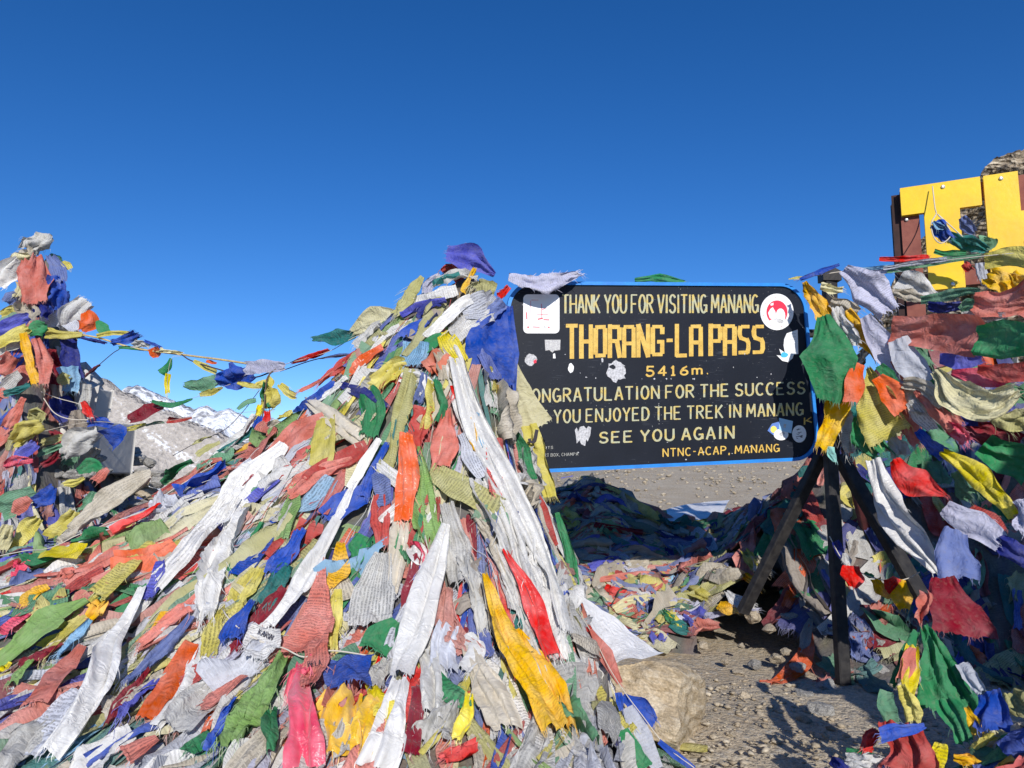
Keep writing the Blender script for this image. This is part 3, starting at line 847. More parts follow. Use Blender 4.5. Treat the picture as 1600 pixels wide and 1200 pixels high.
NARROW = {'I': .28, '-': .55, '.': .3, ',': .3, ' ': .55, 'J': .8, 'M': 1.25, 'm': 1.25, ':': .3, '1': .7}
# block alphabet for the bold line (chamfered strokes)
GB = dict(G)
GB.update({
 'O': [[(0, .12), (0, .88)], [(1, .12), (1, .88)], [(.05, .95), (.95, .95)], [(.05, .05), (.95, .05)]],
 'A': [[(0, 0), (0, .9)], [(1, 0), (1, .9)], [(.05, .95), (.95, .95)], [(0, .42), (1, .42)]],
 'G': [[(.95, .95), (.05, .95)], [(0, .9), (0, .1)], [(.05, .05), (.95, .05)], [(1, .1), (1, .48)], [(.55, .46), (1, .46)], [(1, .74), (1, .9)]],
 'S': [[(.98, .93), (.3, .93)], [(.12, .92), (.04, .78), (.06, .64), (.22, .54)], [(.15, .55), (.85, .47)], [(.8, .5), (.96, .38), (.97, .2), (.86, .07)], [(.85, .06), (.02, .06)]],
 'P': [[(0, 0), (0, 1)], [(0, .95), (.95, .95)], [(1, .9), (1, .52)], [(0, .46), (.95, .46)]],
 'R': [[(0, 0), (0, 1)], [(0, .95), (.95, .95)], [(1, .9), (1, .56)], [(0, .5), (.9, .5)], [(.75, .46), (1.02, 0)]],
})
def letter_polys(ch, x, w, h, sw, rng, block=False, thin=.6):
    """quads/discs in text space"""
    res = []
    for st in (GB if block else G).get(ch, []):
        pts = [(x + a * w, b * h) for a, b in st]
        m = len(pts)
        for i in range(m - 1):
            (x0, y0), (x1, y1) = pts[i], pts[i + 1]
            dx, dy = x1 - x0, y1 - y0; l = math.hypot(dx, dy) + 1e-9; dx /= l; dy /= l
            vert = abs(dy)
            s = sw * (thin + (1 - thin) * vert) / 2
            e = s * (.5 if block else .35)
            s0 = s * rng.uniform(.9, 1.1); s1 = s * rng.uniform(.9, 1.1)
            if not block and m == 2 and rng.random() < .6: s1 *= rng.uniform(.7, 1.0)
            e0 = e if i == 0 else s * .15; e1 = e if i == m - 2 else s * .15
            res.append([(x0 - dx * e0 - dy * s0, y0 - dy * e0 + dx * s0), (x0 - dx * e0 + dy * s0, y0 - dy * e0 - dx * s0),
                        (x1 + dx * e1 + dy * s1, y1 + dy * e1 - dx * s1), (x1 + dx * e1 - dy * s1, y1 + dy * e1 + dx * s1)])
            if i > 0:
                res.append([(x0 + s * math.cos(k * math.pi / 4), y0 + s * math.sin(k * math.pi / 4)) for k in range(8)])
    return res
def paint_material(name, a, b):
    m, nt, nd, lk, bs = mat_new(name)
    tc = N_(nt, 'ShaderNodeTexCoord')
    n1 = N_(nt, 'ShaderNodeTexNoise', i_Scale=26.0, i_Detail=3.0); lk.new(tc.outputs['Object'], n1.inputs['Vector'])
    n2 = N_(nt, 'ShaderNodeTexNoise', i_Scale=170.0, i_Detail=3.0); lk.new(tc.outputs['Object'], n2.inputs['Vector'])
    c = mix_n(nt, ramp_n(nt, n1.outputs[0], [(0.4, 0.0), (0.6, 1.0)]), a, b)
    c = mix_n(nt, ramp_n(nt, n2.outputs[0], [(0.62, 0.0), (0.70, .8)]), c, (.03, .03, .04))
    lk.new(c, bs.inputs['Base Color']); bs.inputs['Roughness'].default_value = .6
    return m
M_OCHRE = paint_material('ochre lettering', (.60, .37, .06), (.68, .45, .09))
M_PALE = paint_material('pale yellow lettering', (.56, .42, .11), (.42, .43, .29))
def text_line(txt, xl, xr, yb0, yb1, yt0, yt1, swr, mat, block=False, thin=.6, gap=.42, seed=1, name='lettering', lab=None):
    rng = random.Random(seed); out = []
    adv = [NARROW.get(c, 1.0) for c in txt]
    tot = sum(a if c == ' ' else a + gap for a, c in zip(adv, txt)) - gap
    W = 100.0 * (xr - xl) / ((yb0 + yb1 - yt0 - yt1) / 2); unit = W / tot; x = 0; V, F = [], []; k = 0
    for c, a in zip(txt, adv):
        w = a * unit
        if c != ' ':
            for poly in letter_polys(c, x, w, 100.0, swr * unit, rng, block, thin):
                b = len(V)
                for (u, v) in poly:
                    u += rng.uniform(-.5, .5) * .02 * unit; f = u / W; g = v / 100.0 
                    yb = yb0 + (yb1 - yb0) * f; yt = yt0 + (yt1 - yt0) * f
                    s, t = on_sign(xl + (xr - xl) * f, yb + (yt - yb) * g)
                    V.append(sign_pt(s, t, .0012 + .00009 * (k % 14)))
                F.append(tuple(range(b, b + len(poly)))); k += 1
            x += w + gap * unit
        else: x += w; flush(V, F, mat, out); V, F = [], []
    flush(V, F, mat, out)
    return out
def flush(V, F, mat, out):
    if V:
        c = np.mean(V, axis=0); out.append(link('painted_word', py_mesh('painted_word', np.array(V) - c, F), mat, sign, c))
text_line('THANK YOU FOR VISITING MANANG', 879, 1184, 489, 488.5, 461, 461, .35, M_PALE, thin=.8, gap=.38, seed=2)
text_line('THORANG-LA PASS', 886, 1192, 559, 553, 509, 507, .46, M_OCHRE, block=True, thin=.85, gap=.50, seed=3)
text_line('5416m.', 1010, 1107, 588, 584, 573, 572, .26, M_OCHRE, thin=.8, gap=.62, seed=4)
text_line('CONGRATULATION FOR THE SUCCESS', 816, 1257, 629.5, 615, 609, 597, .30, M_PALE, thin=.75, gap=.5, seed=5)
text_line('HOPE YOU ENJOYED THE TREK IN MANANG', 801, 1254, 663, 648.5, 643, 629.5, .31, M_PALE, thin=.75, gap=.5, seed=6)
text_line('SEE YOU AGAIN', 937, 1146, 692, 684.5, 676, 666, .28, M_PALE, thin=.8, gap=.55, seed=7)
text_line('NTNC-ACAP, MANANG', 1036, 1217, 713.5, 705.5, 701.5, 694, .26, M_OCHRE, thin=.8, gap=.5, seed=8)
M_SCRIPT = simple('faint white lettering', (.45, .45, .42), .7)
text_line('ARTS', 846, 864, 702.5, 701, 698, 697, .2, M_SCRIPT, gap=.5, seed=9)
text_line('ART BOX, CHAMPA', 846, 903, 714, 711.5, 709, 707, .2, M_SCRIPT, gap=.5, seed=10)
text_line('K', 1257, 1268, 663, 660, 653, 652, .2, M_OCHRE, gap=.5, seed=12)

# --- stickers, each a thin print stuck on the board
M_STICK = simple('white sticker', (.80, .80, .80), .4, .5)
M_RED = simple('red print', (.70, .03, .07), .5)
M_REDL = simple('pale red print', (.70, .16, .19), .5)
M_GREYP = simple('grey print', (.35, .34, .36), .6, nscale=160, col2=(.60, .60, .58))
M_INK = simple('black print', (.04, .04, .05), .6)
M_BLUEP = simple('blue print', (.12, .22, .55), .5)
M_LBLUE = simple('pale blue sticker', (.36, .60, .80), .5)
M_CYAN = simple('cyan print', (.07, .45, .75), .5)
M_YEL = simple('yellow print', (.85, .70, .15), .5)
M_TORN = simple('torn white paper', (.62, .62, .64), .8, nscale=90, col2=(.36, .36, .38))
def flat_poly(pts_px, mat, o, name='print', parent=None):
    V = []
    for p in pts_px:
        s, t = on_sign(*p); V.append(sign_pt(s, t, o))
    c = np.mean(V, axis=0)
    return link(name, py_mesh(name, np.array(V) - c, [tuple(range(len(V)))]), mat, parent, c)
def slab(pts_px, mat, o, label, name='sticker'):
    S = [on_sign(*p) for p in pts_px]
    n = len(S); V = [sign_pt(a, b, o) for a, b in S] + [sign_pt(a, b, .0008) for a, b in S]
    F = [tuple(range(n)), tuple(range(2 * n - 1, n - 1, -1))] + [(i, (i + 1) % n, (i + 1) % n + n, i + n) for i in range(n)]
    c = np.mean(V, axis=0)
    ob = link(name, py_mesh(name, np.array(V) - c, F), mat, sign, c)
    if label: ob['label'] = label
    return ob
def circ(cx, cy, rx, ry=None, n=28, a0=0, a1=360, jag=0, seed=0):
    ry = ry or rx; r = random.Random(seed)
    return [(cx + rx * (1 + jag * r.uniform(-1, 1)) * math.cos(math.radians(a0 + (a1 - a0) * i / n)), cy + ry * (1 + jag * r.uniform(-1, 1)) * math.sin(math.radians(a0 + (a1 - a0) * i / n))) for i in range(n)]
def rrect(x0, y0, x1, y1, r):
    p = []
    for cx, cy, a0 in ((x1 - r, y1 - r, 0), (x0 + r, y1 - r, 90), (x0 + r, y0 + r, 180), (x1 - r, y0 + r, 270)):
        for i in range(6):
            a = math.radians(a0 + 18 * i); p.append((cx + r * math.cos(a), cy + r * math.sin(a)))
    return p
def bar(p, q, w, mat, o, parent):
    dx, dy = q[0] - p[0], q[1] - p[1]; l = math.hypot(dx, dy); nx_, ny_ = -dy / l * w / 2, dx / l * w / 2
    return flat_poly([(p[0] + nx_, p[1] + ny_), (p[0] - nx_, p[1] - ny_), (q[0] - nx_, q[1] - ny_), (q[0] + nx_, q[1] + ny_)], mat, o, 'print', parent)
sq = slab(rrect(817.5, 460, 874, 521, 7), M_STICK, .0028, 'white rounded square sticker with a thin red drawing')
for p, q, w, mt in [((846, 475), (846.5, 498), .8, M_REDL), ((838, 492), (856, 491.5), .6, M_REDL), ((840, 499), (848, 497.5), 1.3, M_RED), ((849, 499.5), (858, 500), 1.3, M_REDL), ((847, 484), (852, 482), .8, M_REDL),
                    ((829, 470), (829.5, 500), .5, M_REDL), ((822.5, 488), (823, 499), 1.4, M_REDL), ((830, 469), (841, 469), .4, M_REDL), ((832, 511), (843, 511.5), 1, M_REDL), ((850, 510), (852, 512.5), 1.6, M_GREYP), ((856, 511), (858.5, 512.5), 1.6, M_REDL)]:
    bar(p, q, w * 1.5, mt, .0031, sq)
flat_poly(circ(825, 511.5, 1.5, n=8), M_RED, .0031, 'print', sq)
rd = slab(circ(1213.5, 487.5, 26, 28.5, 36), M_STICK, .0036, 'round white sticker with a red disc in the middle')
flat_poly(circ(1213.5, 488, 16.5, 18.5, 30), M_RED, .0039, 'print', rd)
for pts in ([(1203, 483), (1207, 480), (1211, 487), (1213, 499), (1209, 502), (1202, 497), (1199.5, 489)], circ(1219, 494, 7.5, 12, 14), [(1203, 475), (1208, 473), (1208, 477), (1204, 478)], circ(1213, 503, 12, 5, 12)):
    flat_poly(pts, M_STICK, .0042, 'print', rd)
for a in range(0, 360, 24):
    flat_poly(circ(1213.5 + 21.5 * math.cos(math.radians(a)), 488 + 23.5 * math.sin(math.radians(a)), .8, n=5), M_REDL if a % 48 else M_GREYP, .0040, 'print', rd)
t1 = slab([(1229, 521), (1246, 515), (1247, 553), (1240, 554), (1238, 560), (1231, 566), (1222, 564), (1213, 555), (1221, 556), (1217, 545), (1226, 551), (1224, 540), (1225, 530)], M_STICK, .0030, 'torn white sticker with a blue spot below the round sticker')
flat_poly(circ(1225, 555, 5.5, 4, 12, jag=.2), M_CYAN, .0033, 'print', t1)
for yy in (522, 527, 531, 538): bar((1232, yy), (1243, yy - .8), .8, M_GREYP, .0033, t1)
slab(circ(964, 580, 15, 15.5, 26, jag=.22, seed=4), M_TORN, .0026, 'ragged remains of a round white sticker')
slab(circ(957, 573, 4.5, 3.5, 9, jag=.3, seed=5), M_BOARD, .0030, None, 'scratch')
slab(circ(892, 575.5, 4.5, 7.5, 14, jag=.15, seed=9), M_STICK, .0026, 'small white paint chip')
slab(circ(941, 563, 1.8, 4, 8, jag=.3, seed=3), M_TORN, .0026, None, 'paint_chip')
slab([(851, 531), (875.5, 531), (875, 547), (866, 548), (863, 551), (858, 547), (852, 548)], M_GREYP, .0027, 'small grey rectangular sticker below the square one')
slab([(864, 553), (867, 552), (868, 560), (864, 560)], M_STICK, .0026, None, 'paint_chip')
t2 = slab(circ(829, 562, 9, 9, 14, jag=.25, seed=6), M_TORN, .0027, 'crumpled sticker with a red edge at the left side')
flat_poly([(833, 564), (838, 561), (838, 567), (834, 568)], M_RED, .0030, 'print', t2)
slab([(898, 672), (901, 668), (903, 675), (906, 667), (912, 665.5), (916, 670), (919, 666), (923.5, 668), (922, 680), (918, 690), (916, 686), (914, 697), (908, 694), (905, 688), (901, 693), (899.5, 680)], M_TORN, .0026, 'white scraped sticker beside the words SEE YOU')
b1 = slab([(1199, 673), (1206, 662), (1216, 659), (1224, 670), (1222, 682), (1212, 683)], M_BLUEP, .0028, 'blue sticker with a yellow sun')
flat_poly(circ(1208.5, 671, 5, 5.5, 12), M_YEL, .0031, 'print', b1)
w1 = slab(circ(1220, 679, 11.5, 9, 18), M_STICK, .0034, 'white oval sticker overlapping the blue one')
flat_poly(circ(1221, 678, 4, 3.5, 8, jag=.4, seed=2), M_GREYP, .0037, 'print', w1)
l1 = slab([(1217, 653), (1238.5, 658), (1236, 677), (1217, 672)], M_LBLUE, .0040, 'pale blue square sticker')
flat_poly([(1224, 662), (1228, 663), (1227, 669), (1223.5, 668)], M_GREYP, .0043, 'print', l1)
w2 = slab(circ(1248.5, 678, 11, 13.5, 22), M_STICK, .0028, 'round white sticker with black scribbled drawing')
for i in range(11):
    rr = random.Random(i); x = 1248 + rr.uniform(-6, 3); y = 678 + rr.uniform(-8, 7)
    bar((x, y), (x + rr.uniform(2, 7), y + rr.uniform(-2.5, 2.5)), .8, M_INK, .0031 + i * .00005, w2)
fl_rng = random.Random(8)
for i in range(22):
    x = fl_rng.uniform(840, 1240); y = fl_rng.choice([fl_rng.uniform(565, 592), fl_rng.uniform(690, 722), fl_rng.uniform(552, 575)])
    if 950 < x < 1110 and y < 592: y = 592
    slab(circ(x, y, fl_rng.uniform(.5, 1.5), fl_rng.uniform(.5, 1.6), 6, jag=.4, seed=i), M_TORN, .0022 + .00002 * i, None, 'paint_chip')

# --- the stand: black angle-iron tripod
M_IRON = simple('weathered black timber', (.014, .013, .014), .6, .3, nscale=20, col2=(.035, .032, .03), bump=.4, bscale=40)
stand = empty('sign_stand', at(1297, 760, 4.62))
tag(stand, 'black tripod stand of wooden posts holding the right end of the signboard', 'stand')
def beam(p, q, w, d, mat, name, parent, label=None, axis=None):
    p = np.array(p, float); q = np.array(q, float); T = q - p; T /= np.linalg.norm(T)
    ax = np.array(axis if axis is not None else (1, 0.25, 0), float); A = ax - ax.dot(T) * T; A /= np.linalg.norm(A); B = np.cross(T, A)
    c = (p + q) / 2; V = []
    bv = min(w, d) * .12
    prof = [(-w / 2 + bv, -d / 2), (w / 2 - bv, -d / 2), (w / 2, -d / 2 + bv), (w / 2, d / 2 - bv), (w / 2 - bv, d / 2), (-w / 2 + bv, d / 2), (-w / 2, d / 2 - bv), (-w / 2, -d / 2 + bv)]
    for e in (p, q):
        for a, b in prof: V.append(e + A * a + B * b - c)
    F = [tuple(range(7, -1, -1)), tuple(range(8, 16))] + [(i, (i + 1) % 8, (i + 1) % 8 + 8, i + 8) for i in range(8)]
    o = link(name, py_mesh(name, V, F), mat, parent, c)
    if label: o['label'] = label
    return o
def tap(px, py, Y, down=0.06): 
    p = at(px, py, Y); return p + np.array([0, 0, -down])
top = at(1296, 455, 4.72)
beam(at(1296, 428, 4.74), at(1300, 725, 4.74), .085, .06, M_IRON, 'post', stand)
beam(at(1297, 705, 4.60), tap(1317, 1052, 4.42), .075, .055, M_IRON, 'leg', stand, 'front upright leg')
beam(at(1283, 712, 4.78), tap(1160, 942, 5.1), .075, .06, M_IRON, 'leg', stand, 'leg slanting to the left')
beam(at(1312, 712, 4.66), tap(1438, 915, 4.35), .09, .06, M_IRON, 'leg', stand, 'leg slanting to the right')
beam(at(1322, 700, 4.85), tap(1372, 900, 5.6), .06, .05, simple('maroon paint', (.12, .03, .03), .6, nscale=12, col2=(.06, .02, .02)), 'leg', stand, 'maroon rear leg')
capv = at(1296, 431, 4.74)
prism_pts = [(-.06, -.04), (.06, -.04), (.06, .02), (0, .055), (-.06, .02)]
V = []
for o_ in (-.045, .045):
    for a, b in prism_pts: V.append(np.array([a, o_, b]))
F = [(0, 1, 2, 3, 4), (9, 8, 7, 6, 5)] + [(i, i + 5, (i + 1) % 5 + 5, (i + 1) % 5) for i in range(5)]
link('cap', py_mesh('cap', V, F), M_IRON, stand, capv)
# left carrying post, inside the flag mound
beam(at(835, 470, 4.42), tap(835, 1040, 4.42), .07, .06, M_IRON, 'post', stand, 'left post standing inside the flag mound')
# crossbar behind the board
beam(sign_pt(-SWID / 2 + .06, .25, -.05), sign_pt(SWID / 2 + .1, .25, -.05), .05, .04, M_IRON, 'crossbar', stand, axis=(0, 0, 1))

# ================================================================== YELLOW LETTERS
M_YEL2 = simple('glossy yellow paint', (.86, .56, .0), .38, .5, nscale=5, col2=(.78, .47, .01), coat=.15, bump=.12, bscale=25)
M_MAROON = simple('maroon wood paint', (.26, .085, .06), .7, .3, nscale=9, col2=(.20, .06, .045), bump=.3, bscale=30)
M_STEEL = simple('galvanised bolt', (.65, .65, .63), .35, .5, metal=.8)
A_ = at(1407, 298, 6.39); B_ = at(1594, 269, 6.0)
LR = B_ - A_; LR[2] = 0; LR /= np.linalg.norm(LR); LN = np.cross(LR, (0, 0, 1.0)); LN = LN if LN[1] < 0 else -LN
def on_let(px, py):
    d = ray(px, py); t = np.dot(A_ - CAM, LN) / np.dot(d, LN); p = CAM + d * t - A_
    return np.dot(p, LR), p[2]
letters = empty('pass_letters', np.array([A_[0], A_[1], 0.0]) + LR * .6)
tag(letters, 'tall yellow letters T and H bolted on a maroon frame behind the flags', 'letter sign')
def lpt(s, z, o): return A_ + LR * s + np.array([0, 0, z]) + LN * o
def lprism(poly, o0, o1, name, mat, parent=letters, label=None):
    n = len(poly); V = [lpt(a, b, o1) for a, b in poly] + [lpt(a, b, o0) for a, b in poly]
    F = [tuple(range(n)), tuple(range(2 * n - 1, n - 1, -1))] + [(i, (i + 1) % n, (i + 1) % n + n, i + n) for i in range(n)]
    c = np.mean(V, axis=0); o = link(name, py_mesh(name, np.array(V) - c, F), mat, parent, c)
    b = o.modifiers.new('bevel', 'BEVEL'); b.width = .006; b.segments = 2
    if label: o['label'] = label
    return o
s1, z1 = on_let(1535, 320); s2, _ = on_let(1449, 400); s3, _ = on_let(1503, 400); _, zb = on_let(1480, 452); _, zc = on_let(1420, 337)
s1 -= .014
Tp = [(0, 0), (0, zc), (s2, zc), (s2, zb), (s3, zb), (s3, zc), (s1, zc), (s1, 0)]
lT = lprism(Tp, .0, .05, 'letter', M_YEL2, label='yellow letter T')
h1, _ = on_let(1539, 350); h2, _ = on_let(1594, 350); _, hz0 = on_let(1596, 333); _, hz1 = on_let(1597, 378)
h1 += .014; hw = h2 - h1; hg = .30
Hp = [(h1, 0), (h1, zb), (h2, zb), (h2, hz1), (h2 + hg, hz1), (h2 + hg, zb), (h2 + hg + hw, zb), (h2 + hg + hw, 0), (h2 + hg, 0), (h2 + hg, hz0), (h2, hz0), (h2, 0)]
lH = lprism(Hp, .0, .05, 'letter', M_YEL2, label='yellow letter H')
def box_l(s0, s1, z0, z1, o0, o1, name, mat, label=None): return lprism([(s0, z1), (s0, z0), (s1, z0), (s1, z1)], o0, o1, name, mat, letters, label)
gz = -A_[2]
box_l(-.005, .128, gz - .05, -.02, -.11, -.004, 'post', M_MAROON)
box_l(h2 + .02, h2 + .16, gz - .05, -.02, -.11, -.004, 'post', M_MAROON)
box_l(h2 + hg + hw + .3, h2 + hg + hw + .45, gz - .05, -.02, -.11, -.004, 'post', M_MAROON)
box_l(.130, h2 + .018, -.16, -.03, -.10, -.006, 'rail', M_MAROON)
box_l(h2 + .162, h2 + hg + hw + .298, -.16, -.03, -.10, -.006, 'rail', M_MAROON)
box_l(.130, h2 + .018, zb + .03, zb + .15, -.10, -.006, 'rail', M_MAROON)
box_l(h2 + .162, h2 + hg + hw + .298, zb + .03, zb + .15, -.10, -.006, 'rail', M_MAROON)
box_l(-.07, -.007, gz - .05, -.03, -.30, -.03, 'post', simple('shade-darkened maroon', (.06, .028, .025), .8, nscale=9, col2=(.03, .018, .016)), 'outer post at the left edge, coloured dark as its shaded side')  # darker maroon paints in the shaded side of the frame
def bolt(px, py, par, o):
    s, z = on_let(px, py); c = lpt(s, z, o)
    bm = bmesh.new(); bmesh.ops.create_uvsphere(bm, u_segments=10, v_segments=6, radius=.019)
    for v in bm.verts: v.co.y *= .5
    me = bpy.data.meshes.new('bolt'); bm.to_mesh(me); bm.free()
    link('bolt', me, M_STEEL, par, c)
bolt(1473, 295, lT, .053); bolt(1488, 446, lT, .053); bolt(1563, 282, lH, .053); bolt(1417, 343, letters, .002)

# ================================================================== HEAPS OF FLAGS (the uncountable under-layers)
APEX = {0: (-.19, 3.95), 1: (-4.15, 6.5), 2: (1.2, 7.2), 3: (3.9, 5.7), 4: (1.78, 2.25), 5: (2.75, .1)}
MIX = {
 0: 'WWWWWGGGGBBBDLLqqqsssszzrrRmoyyyyxYOOeegghhhllttbbbnvkkc',
 1: 'WWGGBBBDLLLkssszrryyeOOghhtbbvkk',
 2: 'GBBBBBDDeeLLkksszrmyyOOOghhtnvk',
 3: 'GDDkssrmmoyOgghttbnnnv',  # extra dark cloth colours paint in the deep shade of this heap
 4: 'WGBBrRmzyyYOggghtbbnk',
 5: 'WGBLsrmyyYgggtbbn'}
def pick(mi, X, Y, rng):
    if mi == 0 and X > -.12 + (3.9 - Y) * .12 and rng.random() < .62: return rng.choice('WWWWGGqB')
    return rng.choice(MIX[mi])
def walk(mi, p0, ang, L, n, bend=0.0):
    """path over the surface from p0 in plan direction ang; n points"""
    C = np.zeros((n, 3)); x, y = p0; z = float(H(x, y)); C[0] = (x, y, z); st = L / (n - 1)
    for i in range(1, n):
        ang += bend / n
        x2 = x + math.cos(ang) * st; y2 = y + math.sin(ang) * st
        z2 = float(H(x2, y2)); sl = math.sqrt(1 + ((z2 - z) / st) ** 2); k = 1 / sl
        x += math.cos(ang) * st * k; y += math.sin(ang) * st * k; z = float(H(x, y)); C[i] = (x, y, z)
    return C
def out_angle(mi, x, y, rng, spread=.24):
    ax, ay = APEX[mi]
    if mi == 0 and x > .1: return -1.57 + rng.gauss(0, .2)
    if mi == 2: return rng.gauss(0, .45) + (math.pi if rng.random() < .5 else 0)
    if mi == 3: return rng.uniform(-3.0, -1.2)
    return math.atan2(y - ay, x - ax) + rng.gauss(0, spread)
def strewn(mi, x, y, rng, L, w, sty, off, R=7, Cn=6, ck=None, fringe=False, ang=None, taper=None):
    a = out_angle(mi, x, y, rng) if ang is None else ang
    C = walk(mi, (x, y), a, L, R, rng.gauss(0, .55))
    for _ in range(2): C[1:-1] = (C[:-2] + C[2:] + 2 * C[1:-1]) / 4
    Nn = grad_n(C[:, 0], C[:, 1], .08)
    t = rng.uniform(.25, 1.0) if taper is None else taper
    W = w * np.interp(np.linspace(0, 1, R), [0, .3, .7, 1], [.35 + t * .5, .8 + t * .2, 1, rng.uniform(.35, 1.05)])
    ck = ck or pick(mi, x, y, rng)
    sd = ST[sty] if fringe == 'full' else dict(ST[sty], d=ST[sty]['d'] * .95, cr=ST[sty]['cr'] * .85)
    fd = rng.uniform(0, .24); pc = tuple(a * (1 - fd) + b * fd for a, b in zip(PAL[ck], (.50, .47, .43)))
    return (*cloth_geo(C, Nn, W, sd, rng, Cn=Cn, surf=True, off=off, color=pc, fringe=fringe, detail=.5, lift=rng.uniform(-.02, .06)), ck)

def core_mesh(mi, x0, x1, y0, y1, step):
    xs = np.arange(x0, x1, step); ys = np.arange(y0, y1, step)
    X, Y = np.meshgrid(xs, ys); h = H(X, Y); g = ground_h(X, Y)
    own = g + MOUNDS[mi](X, Y)
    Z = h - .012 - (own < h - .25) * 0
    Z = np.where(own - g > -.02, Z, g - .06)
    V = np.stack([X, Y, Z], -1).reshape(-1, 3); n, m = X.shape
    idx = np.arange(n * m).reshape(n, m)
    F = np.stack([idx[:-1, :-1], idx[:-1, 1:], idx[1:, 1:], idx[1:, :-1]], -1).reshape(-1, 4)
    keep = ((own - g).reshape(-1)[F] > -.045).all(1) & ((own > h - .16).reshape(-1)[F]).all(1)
    F = F[keep]
    return V, F
def heap(mi, n, reg, name, label, seed, step=.05, Ls=(.14, .42), ws=(.05, .15), extra=0):
    rng = random.Random(seed); x0, x1, y0, y1 = reg
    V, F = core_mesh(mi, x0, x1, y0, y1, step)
    VV, FF, UU, CC = [V], [F], [V[:, :2] * 1.0], []
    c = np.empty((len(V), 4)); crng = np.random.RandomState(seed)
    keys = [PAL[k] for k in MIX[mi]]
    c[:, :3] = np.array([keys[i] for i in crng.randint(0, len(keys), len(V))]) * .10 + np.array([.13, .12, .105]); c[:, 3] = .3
    CC.append(c); b = len(V); k = 0; tries = 0
    while k < n and tries < n * 12:
        tries += 1
        x = rng.uniform(x0, x1); y = rng.uniform(y0, y1)
        own = float(MOUNDS[mi](np.array(x), np.array(y)))
        if own < .03: continue
        if float(H(x, y)) - float(ground_h(np.array(x), np.array(y))) - own > .2: continue
        # keep what faces the pass side more often
        nn = grad_n(np.array([x]), np.array([y]))[0]
        p = np.array([x, y, float(H(x, y))]); d = CAM - p
        if nn.dot(d) < -.1 * np.linalg.norm(d) and rng.random() < .75 and mi != 5: continue
        if mi == 1:
            qx, qy = px_of(p)
            if 56 < qx < 165 and 590 < qy < 750: continue
        L = rng.uniform(*Ls) * (1.5 if rng.random() < .25 else 1); w = rng.uniform(*ws)
        if mi == 0 and rng.random() < .3: w *= 1.6; L *= .6
        if mi == 0: w *= min(1, max(.6, y / 3.3)); L *= min(1, max(.7, y / 3.1))
        sty = rng.choice(['wave', 'fold', 'fold', 'roll', 'rag', 'rag', 'clump', 'flat'])
        v, f, u, cc, _ = strewn(mi, x, y, rng, L, w, sty, rng.uniform(.0, .01) + .028 * k / n, R=9, Cn=7, fringe=rng.random() < .5)
        VV.append(v); FF.append(f + b); UU.append(u); CC.append(cc); b += len(v); k += 1
    if mi == 0:                                       # loose cords running down between the cloths
        for _ in range(70):
            ang = rng.uniform(-3.14, -1.2); r0 = rng.uniform(.1, 1.2)
            x = APEX[0][0] + math.cos(ang) * r0; y = APEX[0][1] + math.sin(ang) * r0 * .8
            C = walk(0, (x, y), ang + rng.gauss(0, .3), rng.uniform(.3, .9), 18); C[:, 2] += .055 + .03 * np.sin(np.linspace(0, 9, 18) + rng.uniform(0, 6))
            tv, tf = tube_geo(C, .0016, 4, closed=False)
            VV.append(np.array(tv)); FF.append(np.array(tf) + b); UU.append(np.zeros((len(tv), 2))); q = np.zeros((len(tv), 4)); q[:, :3] = rng.choice([(.6, .57, .5), (.3, .25, .2), (.5, .1, .1), (.65, .65, .62)]); CC.append(q); b += len(tv)
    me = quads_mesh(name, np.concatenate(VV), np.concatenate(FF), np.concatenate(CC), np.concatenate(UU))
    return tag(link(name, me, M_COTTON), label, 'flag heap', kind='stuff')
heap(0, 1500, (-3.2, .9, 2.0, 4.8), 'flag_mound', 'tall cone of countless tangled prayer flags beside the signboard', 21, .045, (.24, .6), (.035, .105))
heap(1, 1150, (-6.4, -2.6, 4.4, 7.8), 'flag_cairn', 'faded flags smothering the tall stone cairn at the left', 22, .06, (.16, .5), (.06, .2))
heap(2, 1000, (-.3, 4.0, 4.8, 8.0), 'flag_pile', 'dusty pile of old flags lying on the ground behind the signboard', 23, .06, (.16, .5), (.06, .2))
heap(3, 420, (1.9, 5.6, 4.4, 7.0), 'flag_heap', 'shaded heap of flags behind the stand at the right', 24, .07, (.16, .5), (.06, .2))
heap(4, 420, (1.0, 3.0, .6, 2.9), 'flag_bundle_pile', 'bright pile of flags at the bottom right corner', 25, .05, (.12, .3), (.05, .13))
heap(5, 260, (1.8, 5.2, -1.6, 1.6), 'flag_mound', 'flag mound beyond the right edge of the picture', 26, .09, (.2, .6), (.1, .25))

# ================================================================== FLAGS READ OFF THE PHOTOGRAPH
h = hero
# -- silhouettes and the top of the mound
h('v', [(772, 432), (735, 408), (698, 396)], [8, 44, 34], 'wave', 'deep blue flag billowing at the very top of the flag mound', Y=[3.95, 3.9, 3.9], tilt=.3, pr=.1)
h('b', [(790, 480), (762, 560), (770, 610)], [14, 88, 70], 'flat', 'large royal blue flag hanging flat against the left edge of the signboard', Y=[3.86, 3.7, 3.72], pr=.05)
h('b', [(799, 478), (790, 560), (800, 632)], [10, 46, 8], 'flat', 'blue pointed flag corner hanging in front of the signboard', Y=[3.9, 3.86, 3.8], pr=.05)
h('e', [(797, 545), (812, 610), (832, 668)], [6, 40, 62], 'flat', 'cream cotton flag spread over the left end of the signboard lettering', Y=[4.05, 4.1, 4.1], pr=0)
yf = h('y', [(822, 664), (838, 710), (856, 778)], [34, 44, 26], 'fold', 'pale yellow flag with a black letter hanging below the cream one', Y=[4.05, 4.0, 3.95], pr=0)
h('Y', [(770, 605), (778, 632), (787, 664)], [26, 34, 20], 'clump', 'small golden cloth bundled under the large royal blue flag', Y=[3.75, 3.72, 3.72])
